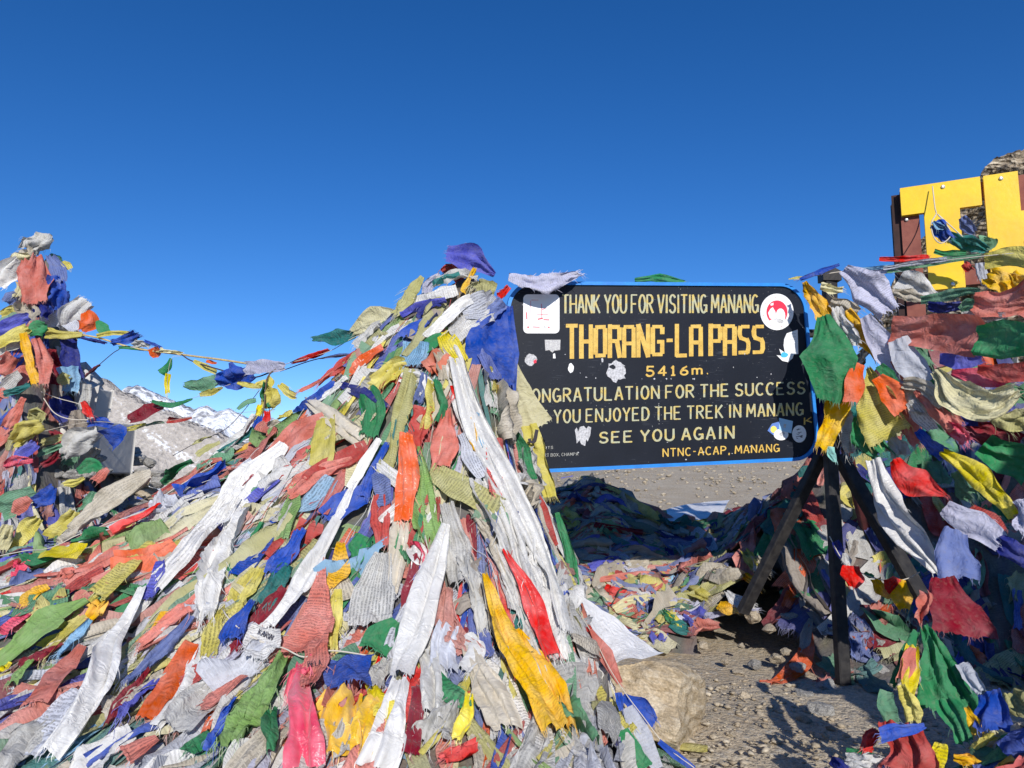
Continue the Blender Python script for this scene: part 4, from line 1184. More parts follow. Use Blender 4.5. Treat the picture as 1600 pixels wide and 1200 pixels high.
h('g', [(790, 662), (808, 700), (826, 752)], [10, 40, 30], 'flat', 'green printed flag hanging left of the pale yellow one', Y=[3.8, 3.78, 3.75])
h('W', [(712, 572), (738, 668), (790, 770), (838, 880), (880, 1010)], [26, 46, 42, 40, 34], 'scarf', 'long white satin scarf running down the right edge of the mound', noun='scarf', off=.07)
h('W', [(745, 700), (790, 820), (815, 905), (860, 1000)], [26, 40, 44, 30], 'clump', 'tattered white scarf bunched along the right edge of the mound', noun='scarf', off=.05)
h('G', [(770, 860), (812, 960), (850, 1080)], [30, 46, 30], 'rag', 'greyish torn scarf left of the golden flag', noun='scarf', off=.045)
h('L', [(795, 432), (845, 440), (905, 426)], [20, 34, 12], 'rag', 'lilac printed flag lying over the top left corner of the signboard', Y=[4.2, 4.22, 4.3], tilt=-.3)
h('g', [(992, 439), (1030, 434), (1070, 440)], [8, 15, 6], 'wave', 'sliver of a green flag showing over the top edge of the signboard', Y=4.52)
h('r', [(722, 440), (705, 420), (692, 428)], [14, 22, 16], 'clump', Y=3.98)
h('G', [(745, 446), (715, 440), (688, 452)], [20, 30, 24], 'clump')
h('O', [(775, 452), (755, 448), (735, 462)], [24, 34, 26], 'rag')
h('Y', [(733, 432), (728, 450), (722, 470)], [8, 12, 10], 'roll')
h('t', [(722, 440), (705, 446), (684, 456)], [8, 12, 12], 'roll')
h('R', [(796, 448), (788, 458), (778, 464)], [8, 16, 12], 'clump', Y=3.9)
h('L', [(690, 432), (672, 445), (660, 462)], [18, 20, 12], 'rag', Y=3.98)
h('O', [(664, 436), (645, 470), (622, 500)], [12, 24, 20], 'rag')
h('W', [(716, 458), (680, 470), (640, 486)], [20, 30, 20], 'fold')
h('v', [(702, 476), (668, 486), (632, 502)], [8, 14, 10], 'roll')
h('q', [(772, 462), (748, 478), (716, 494)], [24, 46, 36], 'flat')
h('k', [(786, 470), (776, 480), (766, 496)], [22, 28, 14], 'wave', Y=3.8)
h('W', [(762, 486), (736, 508), (706, 540)], [26, 42, 30], 'fold')
h('W', [(730, 480), (700, 500), (668, 530)], [16, 24, 14], 'scarf', noun='scarf')
h('b', [(672, 506), (650, 520), (625, 538)], [16, 24, 14], 'flat')
h('n', [(690, 478), (672, 490), (655, 510)], [10, 14, 10], 'roll')
h('x', [(692, 526), (704, 552), (722, 576)], [22, 34, 28], 'flat')
h('g', [(690, 528), (675, 546), (658, 562)], [6, 26, 12], 'flat')
h('c', [(650, 540), (646, 562), (640, 584)], [40, 48, 40], 'flat')
h('G', [(606, 512), (580, 530), (560, 548)], [14, 22, 18], 'fold')
h('o', [(606, 548), (580, 566), (548, 590)], [14, 22, 16], 'scarf', 'orange-red satin strip on the left shoulder of the mound')
h('r', [(572, 552), (545, 572), (505, 602)], [16, 26, 14], 'rag')
h('s', [(555, 570), (520, 590), (470, 612)], [8, 14, 8], 'rag')
h('y', [(640, 575), (608, 590), (580, 612)], [18, 40, 26], 'rag')
h('b', [(525, 612), (505, 630), (474, 652)], [10, 16, 8], 'roll')
h('W', [(550, 596), (530, 612), (500, 632)], [12, 22, 14], 'fold')
h('B', [(494, 632), (530, 664), (568, 694)], [12, 28, 30], 'scarf', 'beige satin strip lying across the left shoulder of the mound', noun='scarf')
h('n', [(548, 610), (575, 622), (608, 642)], [10, 22, 8], 'wave')
h('g', [(580, 628), (584, 655), (580, 690)], [36, 46, 34], 'wave', 'green pouch-like flag below a navy fold on the mound', pr=.5)
h('O', [(645, 588), (628, 660), (610, 745)], [22, 32, 12], 'rag', 'long olive twisted flag running down the middle of the mound')
h('W', [(640, 590), (660, 600), (668, 620)], [26, 34, 20], 'clump')
h('B', [(690, 560), (700, 590), (698, 606)], [20, 36, 22], 'fold')
h('k', [(664, 600), (660, 622), (652, 642)], [18, 24, 16], 'clump')
h('r', [(660, 640), (654, 680), (648, 716)], [30, 38, 26], 'rag')
h('s', [(700, 648), (692, 700), (690, 742)], [14, 40, 36], 'wave', 'soft red flag hanging below the peak in the middle of the mound')
h('g', [(682, 606), (690, 636), (682, 664)], [12, 18, 12], 'roll')
h('y', [(674, 604), (672, 640), (664, 676)], [12, 18, 12], 'roll')
h('s', [(515, 660), (470, 688), (430, 718)], [32, 48, 40], 'flat', 'broad plain salmon flag on the left shoulder of the mound', pr=.1)
h('s', [(432, 672), (412, 702), (392, 728)], [40, 54, 44], 'flat', 'salmon flag covered with printed lines at the ridge')
h('y', [(518, 668), (512, 700), (503, 738)], [30, 44, 38], 'flat')
h('r', [(578, 698), (530, 728), (490, 760)], [20, 36, 30], 'flat')
h('s', [(520, 735), (490, 752), (455, 770)], [20, 30, 22], 'rag')
h('W', [(594, 696), (572, 730), (546, 772)], [12, 18, 14], 'scarf', noun='scarf')
h('b', [(606, 702), (590, 735), (570, 790)], [10, 16, 24], 'wave')
h('y', [(462, 648), (450, 654), (436, 656)], [10, 14, 12], 'wave')
h('c', [(742, 656), (748, 690), (754, 716)], [6, 9, 7], 'roll')
h('Y', [(735, 670), (738, 700), (742, 722)], [6, 12, 8], 'roll')
h('q', [(724, 688), (736, 712), (752, 750)], [22, 36, 24], 'flat')
h('R', [(706, 605), (708, 625), (702, 634)], [5, 10, 10], 'clump')
# -- middle of the mound
h('o', [(638, 690), (634, 750), (632, 828)], [26, 34, 30], 'scarf', 'orange satin scarf hanging in the middle of the mound', noun='scarf', off=.08)
h('l', [(654, 712), (664, 780), (672, 858)], [12, 36, 50], 'rag', 'lime green faded flag right of the orange satin scarf', off=.055)
h('O', [(672, 742), (715, 762), (772, 798)], [26, 48, 30], 'flat', 'olive yellow flag printed with a dragon crest below the soft red flag', off=.065)
h('W', [(598, 828), (640, 780), (600, 740)], [20, 26, 18], 'fold')
h('b', [(575, 772), (545, 790), (514, 822)], [34, 44, 40], 'flat', 'smooth royal blue flag left of the orange satin scarf', pr=.2)
h('r', [(600, 790), (600, 825), (598, 862)], [26, 32, 20], 'wave')
h('k', [(592, 748), (602, 775), (608, 800)], [10, 30, 22], 'flat')
h('B', [(624, 826), (622, 870), (618, 940)], [26, 30, 14], 'scarf', noun='scarf')
h('W', [(646, 856), (656, 880), (672, 905)], [22, 30, 12], 'scarf', noun='scarf')
h('p', [(655, 850), (664, 880), (656, 920)], [30, 14, 10], 'roll')
sc_big = h('W', [(700, 830), (672, 920), (650, 1000), (628, 1090)], [16, 44, 48, 40], 'scarf', 'broad white satin scarf running down the centre of the mound', noun='scarf', off=.085)
h('W', [(628, 1096), (612, 1140), (590, 1200)], [26, 44, 60], 'scarf', 'lower end of the broad white satin scarf at the picture bottom', noun='scarf', off=.07)
h('m', [(648, 885), (640, 940), (630, 1000)], [18, 22, 14], 'scarf', noun='scarf', off=.05)
h('v', [(660, 910), (652, 925), (645, 940)], [22, 26, 6], 'flat')
h('G', [(702, 800), (712, 860), (722, 925)], [26, 38, 34], 'fold', off=.06)
h('G', [(730, 880), (742, 930), (752, 985)], [26, 36, 24], 'rag', off=.06)
h('B', [(745, 800), (768, 850), (790, 900)], [30, 46, 30], 'clump', off=.06)
h('z', [(706, 930), (695, 975), (690, 1002)], [12, 34, 44], 'rag', 'dusty red torn flag right of the broad white scarf')
h('z', [(690, 1000), (720, 1008), (752, 1030)], [24, 36, 12], 'wave')
h('q', [(702, 1000), (692, 1030), (688, 1068)], [34, 46, 40], 'scarf', 'shiny pale scarf bunched beside the dusty red torn flag', noun='scarf')
h('W', [(730, 1010), (738, 1040), (722, 1070)], [24, 32, 24], 'scarf', noun='scarf')
gold = h('Y', [(757, 915), (778, 985), (815, 1070), (862, 1168)], [8, 40, 58, 56], 'wave', 'long golden printed flag at the right foot of the mound', off=.08, pr=.35)
h('Y', [(800, 985), (850, 1070), (878, 1160)], [12, 34, 40], 'fold', 'second golden flag folded along the right side of the long one', off=.065, pr=.1)
h('R', [(785, 882), (822, 950), (860, 1040)], [10, 34, 26], 'scarf', 'bright red satin scarf above the golden flags', noun='scarf', off=.07)
h('r', [(818, 752), (838, 800), (858, 856)], [8, 40, 40], 'flat', 'red printed flag hanging at the right edge of the mound under the sign', Y=[3.85, 3.78, 3.72], pr=.5)
h('g', [(872, 800), (888, 860), (898, 925)], [10, 18, 14], 'wave', Y=[3.85, 3.8, 3.75])
h('W', [(752, 760), (782, 840), (806, 930)], [30, 56, 34], 'clump', noun='scarf', off=.05)
h('W', [(826, 870), (848, 950), (872, 1040)], [22, 40, 30], 'clump', noun='scarf', off=.065)
h('W', [(700, 560), (722, 620), (742, 700)], [26, 40, 34], 'fold', noun='scarf', off=.06)
h('G', [(760, 930), (775, 985), (792, 1040)], [24, 40, 28], 'clump', noun='scarf', off=.05)
h('W', [(404, 650), (380, 690), (330, 740)], [12, 20, 12], 'clump', noun='scarf')
h('G', [(470, 780), (430, 840), (400, 880)], [26, 40, 26], 'clump', noun='scarf', off=.045)
h('W', [(330, 1000), (290, 1070), (240, 1150)], [14, 28, 20], 'scarf', noun='scarf', off=.05)
h('c', [(850, 862), (872, 910), (900, 968)], [18, 26, 22], 'fold', Y=[3.62, 3.55, 3.5])
h('b', [(880, 950), (893, 985), (926, 1046)], [8, 46, 14], 'flat', 'blue triangular flag at the right foot of the mound', Y=[3.4, 3.3, 3.2], pr=.1)
h('W', [(868, 990), (884, 1040), (896, 1075)], [26, 34, 20], 'fold', Y=[3.36, 3.2, 3.1])
h('B', [(912, 1050), (908, 1100), (898, 1142)], [22, 34, 24], 'clump', Y=[3.0, 2.95, 2.9])
h('x', [(905, 1120), (890, 1170), (845, 1192)], [16, 28, 34], 'fold', 'yellow printed strip looped at the bottom right of the mound', Y=[2.85, 2.75, 2.7])
h('Y', [(935, 1110), (930, 1160), (880, 1190)], [10, 22, 24], 'clump', Y=[2.95, 2.85, 2.8])
h('b', [(812, 1168), (760, 1176), (702, 1186)], [20, 42, 30], 'wave', 'royal blue flag lying across the bottom of the mound', Y=[2.62, 2.6, 2.62], pr=.1)
h('x', [(728, 1108), (722, 1140), (710, 1180)], [14, 30, 22], 'scarf', noun='scarf')
h('g', [(690, 1076), (706, 1098), (728, 1112)], [8, 36, 22], 'flat')
h('B', [(738, 1030), (762, 1090), (790, 1160)], [18, 50, 46], 'scarf', 'beige satin cloth right of the bright yellow scarf', noun='scarf')
h('G', [(668, 1040), (680, 1090), (668, 1140)], [26, 40, 32], 'scarf', noun='scarf')
h('G', [(700, 1110), (682, 1146), (672, 1176)], [22, 52, 60], 'rag')
h('m', [(650, 1090), (645, 1140), (640, 1195)], [14, 24, 26], 'scarf', noun='scarf')
h('R', [(735, 1180), (705, 1190), (680, 1200)], [20, 26, 20], 'clump')
# -- left-centre
h('s', [(511, 900), (494, 970), (482, 1050)], [4, 44, 76], 'flat', 'large salmon triangular flag covered with printed lines', off=.08)
h('G', [(604, 880), (590, 930), (575, 995)], [26, 70, 66], 'flat', 'grey-white flag with a printed crest right of the yellow leaf-shaped flag', off=.05)
h('Y', [(536, 872), (530, 900), (516, 930)], [12, 34, 14], 'flat', 'yellow leaf-shaped flag above the salmon triangle', off=.065)
h('y', [(530, 930), (525, 980), (520, 1030)], [18, 26, 20], 'rag')
h('g', [(576, 842), (566, 862), (556, 888)], [28, 48, 16], 'wave')
h('W', [(524, 836), (480, 910), (412, 1006)], [22, 30, 22], 'scarf', 'long white satin scarf slanting down towards the printed white flag', noun='scarf', off=.08)
h('W', [(556, 760), (538, 800), (512, 850)], [6, 14, 10], 'scarf', noun='scarf')
h('g', [(620, 984), (600, 1010), (575, 1040)], [20, 52, 46], 'flat', 'smooth green flag left of the broad white scarf', off=.07, pr=.1)
h('h', [(565, 1020), (540, 1036), (516, 1046)], [18, 26, 12], 'flat', off=.06)
h('G', [(605, 1040), (590, 1070), (582, 1100)], [20, 40, 30], 'fold')
h('x', [(590, 1096), (600, 1120), (604, 1150)], [20, 36, 28], 'fold')
h('Y', [(540, 1110), (530, 1140), (520, 1195)], [60, 90, 80], 'scarf', 'golden satin cloth spread out left of the broad white scarf', noun='scarf')
h('Y', [(590, 1110), (576, 1150), (560, 1195)], [30, 44, 40], 'scarf', noun='scarf', off=.06)
h('G', [(545, 1150), (538, 1175), (532, 1205)], [20, 32, 26], 'wave', off=.06)
h('p', [(474, 1062), (474, 1110), (478, 1200)], [10, 40, 56], 'scarf', 'hot pink satin scarf tied below the salmon triangle', noun='scarf', off=.085)
h('p', [(478, 1066), (465, 1085), (462, 1098)], [14, 30, 22], 'rag', off=.09)
h('l', [(473, 764), (462, 810), (446, 858)], [10, 40, 22], 'flat', 'lime green leaf-shaped flag left of the royal blue one', off=.06)
h('b', [(436, 832), (405, 872), (372, 914)], [24, 42, 34], 'flat', 'royal blue flag below the white crumpled scarf end', off=.055)
h('b', [(468, 846), (448, 880), (424, 910)], [24, 36, 28], 'wave', off=.05)
h('g', [(410, 830), (390, 868), (366, 908)], [12, 16, 16], 'roll', off=.06)
h('t', [(458, 886), (436, 918), (412, 958)], [22, 34, 30], 'rag')
h('y', [(404, 906), (384, 940), (362, 972)], [24, 40, 40], 'rag', 'yellow frayed pouch-like flag right of the fringed white scarf')
h('y', [(343, 966), (338, 1005), (326, 1048)], [4, 32, 24], 'flat')
h('W', [(448, 706), (412, 740), (360, 800)], [24, 50, 34], 'scarf', 'glossy white crumpled scarf below the salmon flags', noun='scarf', off=.07)
h('W', [(370, 786), (318, 850), (262, 916)], [30, 46, 54], 'fold', 'white scarf with a fringed end left of the royal blue flag', noun='scarf', off=.085)
h('W', [(380, 812), (345, 880), (320, 990)], [36, 46, 26], 'rag', 'shredded white scarf end hanging beside the fringed white scarf', noun='scarf', off=.07)
h('W', [(400, 790), (372, 810), (350, 830)], [20, 30, 26], 'rag')
h('v', [(260, 902), (248, 930), (226, 956)], [14, 28, 22], 'flat', off=.07)
h('s', [(306, 948), (275, 975), (236, 1010)], [18, 30, 20], 'rag')
h('W', [(228, 945), (180, 1040), (130, 1130), (84, 1192)], [14, 32, 36, 44], 'scarf', 'long white satin scarf slanting down at the lower left', noun='scarf', off=.08)
h('G', [(236, 944), (168, 1010), (118, 1040)], [16, 22, 14], 'scarf', noun='scarf', off=.06)
h('k', [(292, 986), (245, 1035), (188, 1090)], [14, 22, 14], 'rag')
h('o', [(303, 1018), (268, 1075), (230, 1140)], [22, 40, 30], 'flat', 'orange flag with dark streaks at the lower left', off=.065, pr=.4)
h('r', [(345, 1038), (315, 1060), (284, 1090)], [14, 30, 22], 'flat')
h('m', [(228, 1072), (196, 1110), (160, 1158)], [8, 14, 10], 'roll')
h('v', [(238, 1084), (210, 1110), (188, 1148)], [12, 20, 12], 'rag')
h('G', [(376, 1076), (320, 1106), (258, 1160)], [22, 62, 50], 'flat', 'grey-white printed flag with dirty folds near the bottom left', off=.06)
h('W', [(355, 1060), (330, 1082), (300, 1100)], [14, 24, 20], 'fold')
h('b', [(374, 1104), (350, 1140), (338, 1198)], [10, 22, 26], 'clump', 'royal blue rag knotted at the bottom left of the mound')
h('l', [(440, 1056), (402, 1110), (368, 1190)], [22, 52, 60], 'rag', 'faded green fringed flag left of the pink scarf', off=.07)
h('g', [(432, 1130), (425, 1165), (420, 1200)], [12, 18, 16], 'roll')
h('g', [(318, 1175), (296, 1188), (275, 1200)], [20, 30, 20], 'flat')
h('s', [(243, 1168), (226, 1180), (196, 1200)], [14, 30, 40], 'flat')
h('s', [(124, 1040), (86, 1085), (44, 1136)], [14, 38, 34], 'flat', 'long salmon flag left of the slanting white scarf', off=.07, pr=.2)
h('q', [(126, 1092), (85, 1140), (40, 1200)], [22, 44, 50], 'flat', 'pale printed flag in the bottom left corner')
h('l', [(138, 954), (86, 984), (24, 1032)], [14, 50, 20], 'flat', 'lime green leaf-shaped flag with a round crest at the far left', off=.08)
h('Y', [(165, 955), (155, 965), (146, 975)], [20, 28, 20], 'roll', 'small golden flag rolled into a ring at the far left', off=.07)
h('y', [(234, 870), (198, 906), (154, 944)], [16, 30, 38], 'flat', 'yellow printed flag between the fringed white scarf and the green leaf-shaped flag', off=.07)
h('r', [(172, 896), (130, 922), (88, 952)], [16, 26, 14], 'flat', off=.05)
h('p', [(60, 960), (32, 982), (0, 1008)], [12, 26, 18], 'flat')
h('m', [(100, 1020), (64, 1040), (22, 1066)], [12, 22, 18], 'rag')
h('c', [(144, 984), (118, 1012), (86, 1044)], [8, 16, 8], 'rag')
h('Y', [(78, 924), (52, 942), (30, 966)], [16, 30, 16], 'wave')
h('x', [(22, 1038), (10, 1052), (-6, 1070)], [24, 34, 30], 'flat')
h('l', [(46, 1055), (28, 1075), (10, 1094)], [14, 22, 22], 'wave')
h('B', [(242, 748), (186, 776), (112, 856)], [20, 40, 26], 'fold', 'taupe scarf draped over the ridge at the left', noun='scarf', off=.08)
h('b', [(250, 780), (225, 792), (196, 806)], [10, 20, 14], 'roll')
h('r', [(302, 744), (275, 760), (246, 780)], [12, 22, 14], 'flat')
h('s', [(356, 728), (310, 742), (268, 768)], [8, 18, 12], 'rag')
h('m', [(412, 734), (390, 752), (366, 778)], [14, 22, 14], 'scarf', noun='scarf')
h('h', [(372, 716), (335, 724), (300, 740)], [20, 34, 20], 'rag', 'washed-out green ragged flags along the left ridge')
h('g', [(300, 722), (275, 735), (252, 752)], [8, 16, 10], 'roll', Y=[3.9, 3.95, 4.0])
h('t', [(400, 675), (372, 690), (345, 705)], [16, 26, 16], 'rag')
h('O', [(345, 692), (325, 702), (316, 715)], [10, 18, 10], 'wave')
h('q', [(404, 728), (385, 740), (368, 756)], [14, 20, 12], 'flat')

# ================================================================== STRINGS OF FLAGS (cord + flags are one thing)
M_CORD = simple('twisted cord', (.55, .50, .42), .9)
M_ROPE = simple('yellow rope', (.60, .47, .22), .9, nscale=40, col2=(.40, .30, .15))
M_DCORD = simple('dark cord', (.07, .06, .07), .9)
def string(label, cord, flags, r=.0025, mat=None, surf=False, cat='flag string', name='prayer_flag_string'):
    if surf:
        pts = []
        for (x, y) in smooth_path([c[:2] for c in cord], 24):
            p = hit(x, y); nn = grad_n(p[0], p[1]); pts.append(p + nn * .098)
        pts = np.array(pts)
    else:
        q = smooth_path(cord, max(14, 6 * len(cord)))
        pts = np.array([at(a, b, c) for a, b, c in q])
    root = empty(name, pts[len(pts) // 2]); tag(root, label, cat)
    V, F = tube_geo(pts, r, 5)
    c = pts[0]
    link('cord', py_mesh('cord', np.array(V) - c, F, True), mat or M_CORD, root, c)
    for f in flags:
        ck, path, ws, sty, Y = f[:5]; kw = f[5] if len(f) > 5 else {}
        hero(ck, path, ws, sty, Y=Y, parent=root, off=.092 if surf else .07, **kw)
    return root

string('main rope of bunched flags from the cairn to the yellow knot', [(98, 520, 6.2), (150, 527, 6.0), (210, 544, 5.8), (290, 555, 5.4), (345, 562, 5.1), (404, 571, 4.9)], [
    ('W', [(100, 520), (118, 490), (132, 470)], [30, 40, 34], 'fold', [6.15, 6.1, 6.1]),
    ('q', [(60, 505), (95, 495), (120, 515)], [16, 36, 20], 'flat', [6.2, 6.15, 6.1]),
    ('o', [(130, 488), (138, 502), (128, 518)], [12, 34, 16], 'wave', [6.05, 6.05, 6.05]),
    ('g', [(150, 502), (160, 512), (172, 520)], [6, 20, 8], 'flat', [6.0, 6.0, 5.95]),
    ('y', [(66, 520), (95, 522), (128, 524)], [22, 14, 8], 'wave', [6.1, 6.05, 6.05]),
    ('y', [(150, 524), (176, 521), (203, 520)], [6, 9, 7], 'wave', [5.95, 5.9, 5.9]),
    ('b', [(172, 536), (192, 530), (214, 524)], [12, 18, 20], 'rag', [5.9, 5.85, 5.8]),
    ('n', [(126, 528), (145, 532), (166, 536)], [4, 6, 5], 'roll', [6.0, 6.0, 5.95]),
    ('G', [(205, 540), (220, 536), (232, 540)], [10, 14, 8], 'rag', [5.8, 5.75, 5.7]),
    ('g', [(185, 543), (205, 544), (225, 546)], [5, 6, 4], 'wave', [5.85, 5.8, 5.75]),
    ('o', [(236, 544), (242, 552), (250, 545)], [14, 14, 8], 'flat', [5.65, 5.65, 5.6]),
    ('b', [(225, 532), (238, 537), (252, 544)], [5, 6, 4], 'rag', [5.7, 5.65, 5.6]),
    ('e', [(250, 547), (268, 549), (284, 552)], [6, 7, 6], 'roll', [5.6, 5.5, 5.45]),
    ('o', [(322, 564), (330, 566), (338, 567)], [5, 6, 3], 'flat', [5.2, 5.2, 5.15])], r=.008, mat=M_ROPE)
string('dark cord with blue and green flags below the rope', [(284, 554, 5.4), (300, 564, 5.3), (345, 578, 5.0), (395, 590, 4.8), (442, 572, 4.5)], [
    ('y', [(302, 564), (320, 572), (338, 582)], [5, 12, 7], 'flat', [5.2, 5.2, 5.1]),
    ('b', [(398, 582), (370, 590), (336, 596)], [22, 34, 22], 'wave', 'x' and [4.75, 4.85, 4.9], dict(pr=.2)),
    ('b', [(360, 566), (368, 582), (384, 592)], [6, 22, 10], 'wave', [4.9, 4.9, 4.85], dict(pr=.2)),
    ('h', [(340, 596), (312, 600), (286, 602)], [22, 26, 8], 'wave', [4.95, 5.0, 5.1], dict(tilt=.4)),
    ('y', [(348, 606), (330, 612), (312, 618)], [4, 12, 6], 'flat', [4.9, 4.95, 5.0]),
    ('L', [(444, 572), (415, 572), (382, 578)], [10, 32, 22], 'wave', [4.4, 4.5, 4.6], dict(tilt=.4, part_label='lilac flag flying at the cord end')),
    ('y', [(370, 597), (392, 602), (408, 604)], [6, 12, 8], 'wave', [4.7, 4.65, 4.6])], r=.005, mat=M_DCORD)
string('string of flags streaming left from the mound peak', [(668, 462, 3.95), (640, 492, 4.0), (556, 526, 4.15), (512, 550, 4.25), (452, 567, 4.4), (440, 572, 4.5)], [
    ('e', [(626, 496), (590, 500), (552, 522)], [26, 54, 14], 'flat', [4.0, 4.08, 4.15], dict(part_label='pale yellow printed flag', tilt=.0, pr=.25)),
    ('t', [(555, 522), (520, 526), (486, 530)], [10, 30, 10], 'wave', [4.15, 4.2, 4.25], dict(part_label='teal flag', tilt=.3)),
    ('R', [(514, 546), (490, 556), (456, 568)], [7, 9, 5], 'roll', [4.25, 4.3, 4.4])], r=.0022)
string('thin cord with short rags across the sky below the red strip', [(438, 580, 4.5), (500, 560, 4.3), (572, 552, 4.0)], [
    ('k', [(500, 560), (520, 557), (560, 553)], [3, 5, 4], 'roll', [4.3, 4.25, 4.1])], r=.003, mat=M_DCORD)
string('cord hanging from the rope with a green and a yellow flag', [(282, 556, 5.4), (268, 560, 5.4), (262, 590, 5.4), (261, 622, 5.4)], [
    ('g', [(268, 560), (262, 572), (252, 584)], [4, 12, 14], 'flat', [5.4, 5.4, 5.4]),
    ('x', [(264, 584), (260, 600), (261, 614)], [8, 9, 8], 'wave', [5.4, 5.4, 5.4])], r=.0015)
string('cord with a maroon and a green flag against the mountain', [(196, 654, 5.6), (255, 634, 5.3), (308, 620, 5.1), (360, 600, 4.8)], [
    ('m', [(256, 634), (228, 642), (200, 654)], [14, 24, 14], 'flat', [5.3, 5.4, 5.5], dict(pr=.3, tilt=.3)),
    ('g', [(300, 624), (268, 632), (236, 626)], [4, 12, 6], 'wave', [5.1, 5.2, 5.3], dict(tilt=.5))], r=.0015)
string('cord with yellow and red strips low against the mountain', [(130, 655, 6.2), (190, 670, 5.8), (240, 662, 5.5), (300, 652, 5.2), (430, 640, 4.4)], [
    ('y', [(190, 672), (212, 668), (228, 663)], [6, 9, 5], 'wave', [5.8, 5.7, 5.6]),
    ('h', [(228, 664), (242, 661), (256, 660)], [4, 5, 4], 'wave', [5.6, 5.5, 5.45]),
    ('r', [(300, 652), (280, 656), (262, 656)], [4, 6, 12], 'flat', [5.2, 5.3, 5.4])], r=.0014)
string('string of blue and yellow flags above the stone wall', [(60, 676, 6.0), (110, 664, 6.0), (150, 659, 5.9), (192, 662, 5.7)], [
    ('b', [(136, 662), (156, 658), (176, 664)], [14, 16, 8], 'wave', [5.95, 5.9, 5.8]),
    ('b', [(190, 664), (176, 684), (164, 690)], [12, 34, 36], 'flat', [5.7, 5.7, 5.75], dict(pr=.3)),
    ('O', [(122, 682), (92, 684), (64, 692)], [8, 14, 10], 'wave', [5.9, 5.95, 6.0]),
    ('G', [(150, 672), (125, 688), (98, 712)], [24, 44, 16], 'scarf', [5.8, 5.85, 5.9], dict(part_label='plain white satin flag'))], r=.002)
string('thin dark cord from the stones up to the yellow knot', [(270, 712, 4.6), (310, 690, 4.5), (350, 672, 4.4), (378, 645, 4.4), (405, 610, 4.5)], [
    ('O', [(300, 694), (316, 686), (330, 682)], [3, 5, 3], 'roll', [4.5, 4.5, 4.45])], r=.0022, mat=M_DCORD)
string('cord and red rags slung from the cairn over the plinth', [(64, 612, 6.0), (90, 622, 5.9), (130, 634, 5.9), (142, 652, 5.9)], [
    ('R', [(128, 628), (136, 640), (144, 652)], [8, 14, 8], 'clump', [5.85, 5.85, 5.85])], r=.003)
string('pale cord sagging below the dark cloths of the cairn', [(68, 622, 5.9), (85, 645, 5.9), (110, 655, 5.9), (148, 656, 5.9)], [], r=.004, cat='cord', name='cord')
string('short twisted red cord rising from the plinth to the rope', [(128, 592, 6.2), (150, 574, 6.1), (176, 552, 6.0), (186, 546, 5.9)], [
    ('m', [(132, 589), (144, 579), (156, 570)], [3, 4, 3], 'roll', [6.2, 6.15, 6.1])], r=.0035, mat=M_DCORD)
# yellow knot on the ridge
string('knot of yellow and green flags tied round a stick on the ridge', [(440, 572, 4.5), (418, 590, 4.4), (412, 640, 4.3), (400, 690, 4.2)], [
    ('y', [(424, 590), (415, 598), (404, 604)], [14, 22, 12], 'clump', [4.4, 4.4, 4.4]),
    ('y', [(428, 606), (424, 622), (416, 638)], [14, 26, 20], 'clump', [4.35, 4.35, 4.35]),
    ('g', [(416, 598), (412, 618), (420, 636)], [8, 12, 8], 'roll', [4.37, 4.36, 4.36]),
    ('x', [(408, 632), (404, 646), (396, 660)], [8, 12, 6], 'wave', [4.35, 4.3, 4.3]),
    ('y', [(436, 600), (448, 612), (462, 618)], [8, 16, 10], 'wave', [4.3, 4.25, 4.2]),
    ('h', [(400, 625), (385, 628), (372, 640)], [6, 10, 5], 'wave', [4.4, 4.4, 4.4]),
    ('R', [(418, 642), (416, 655), (410, 668)], [8, 14, 8], 'fold', [4.25, 4.22, 4.2]),
    ('b', [(408, 650), (402, 662), (396, 672)], [8, 12, 8], 'fold', [4.25, 4.22, 4.2]),
    ('B', [(440, 660), (425, 672), (410, 680)], [16, 24, 18], 'clump', [4.15, 4.12, 4.1])], r=.005, mat=simple('stick', (.12, .09, .06), .9))
# cord with rolled flags at left of the mound
string('cord of rolled blue, white, red, green and yellow flags on the left slope', [(352, 748), (296, 784), (240, 822), (192, 842), (135, 864), (100, 882), (40, 892), (0, 900)], [
    ('b', [(350, 750), (322, 766), (294, 780)], [16, 20, 16], 'roll', None, dict(pr=0)),
    ('q', [(298, 786), (270, 802), (240, 820)], [16, 22, 18], 'roll', None),
    ('R', [(240, 820), (218, 832), (194, 842)], [10, 16, 12], 'roll', None, dict(pr=0)),
    ('g', [(194, 842), (164, 852), (132, 864)], [14, 12, 6], 'roll', None, dict(pr=0)),
    ('x', [(150, 880), (126, 882), (100, 884)], [30, 34, 32], 'flat', None, dict(part_label='bright yellow boxy flag', pr=.6)),
    ('g', [(102, 884), (78, 896), (50, 892)], [32, 26, 10], 'wave', None, dict(pr=0)),
    ('p', [(68, 900), (45, 908), (22, 912)], [14, 36, 26], 'clump', None),
    ('r', [(24, 905), (8, 912), (-8, 918)], [14, 30, 30], 'wave', None),
    ('v', [(70, 888), (30, 890), (-5, 900)], [4, 8, 14], 'rag', None)], surf=True)
h('s', [(128, 900), (108, 908), (90, 918)], [14, 28, 18], 'clump')
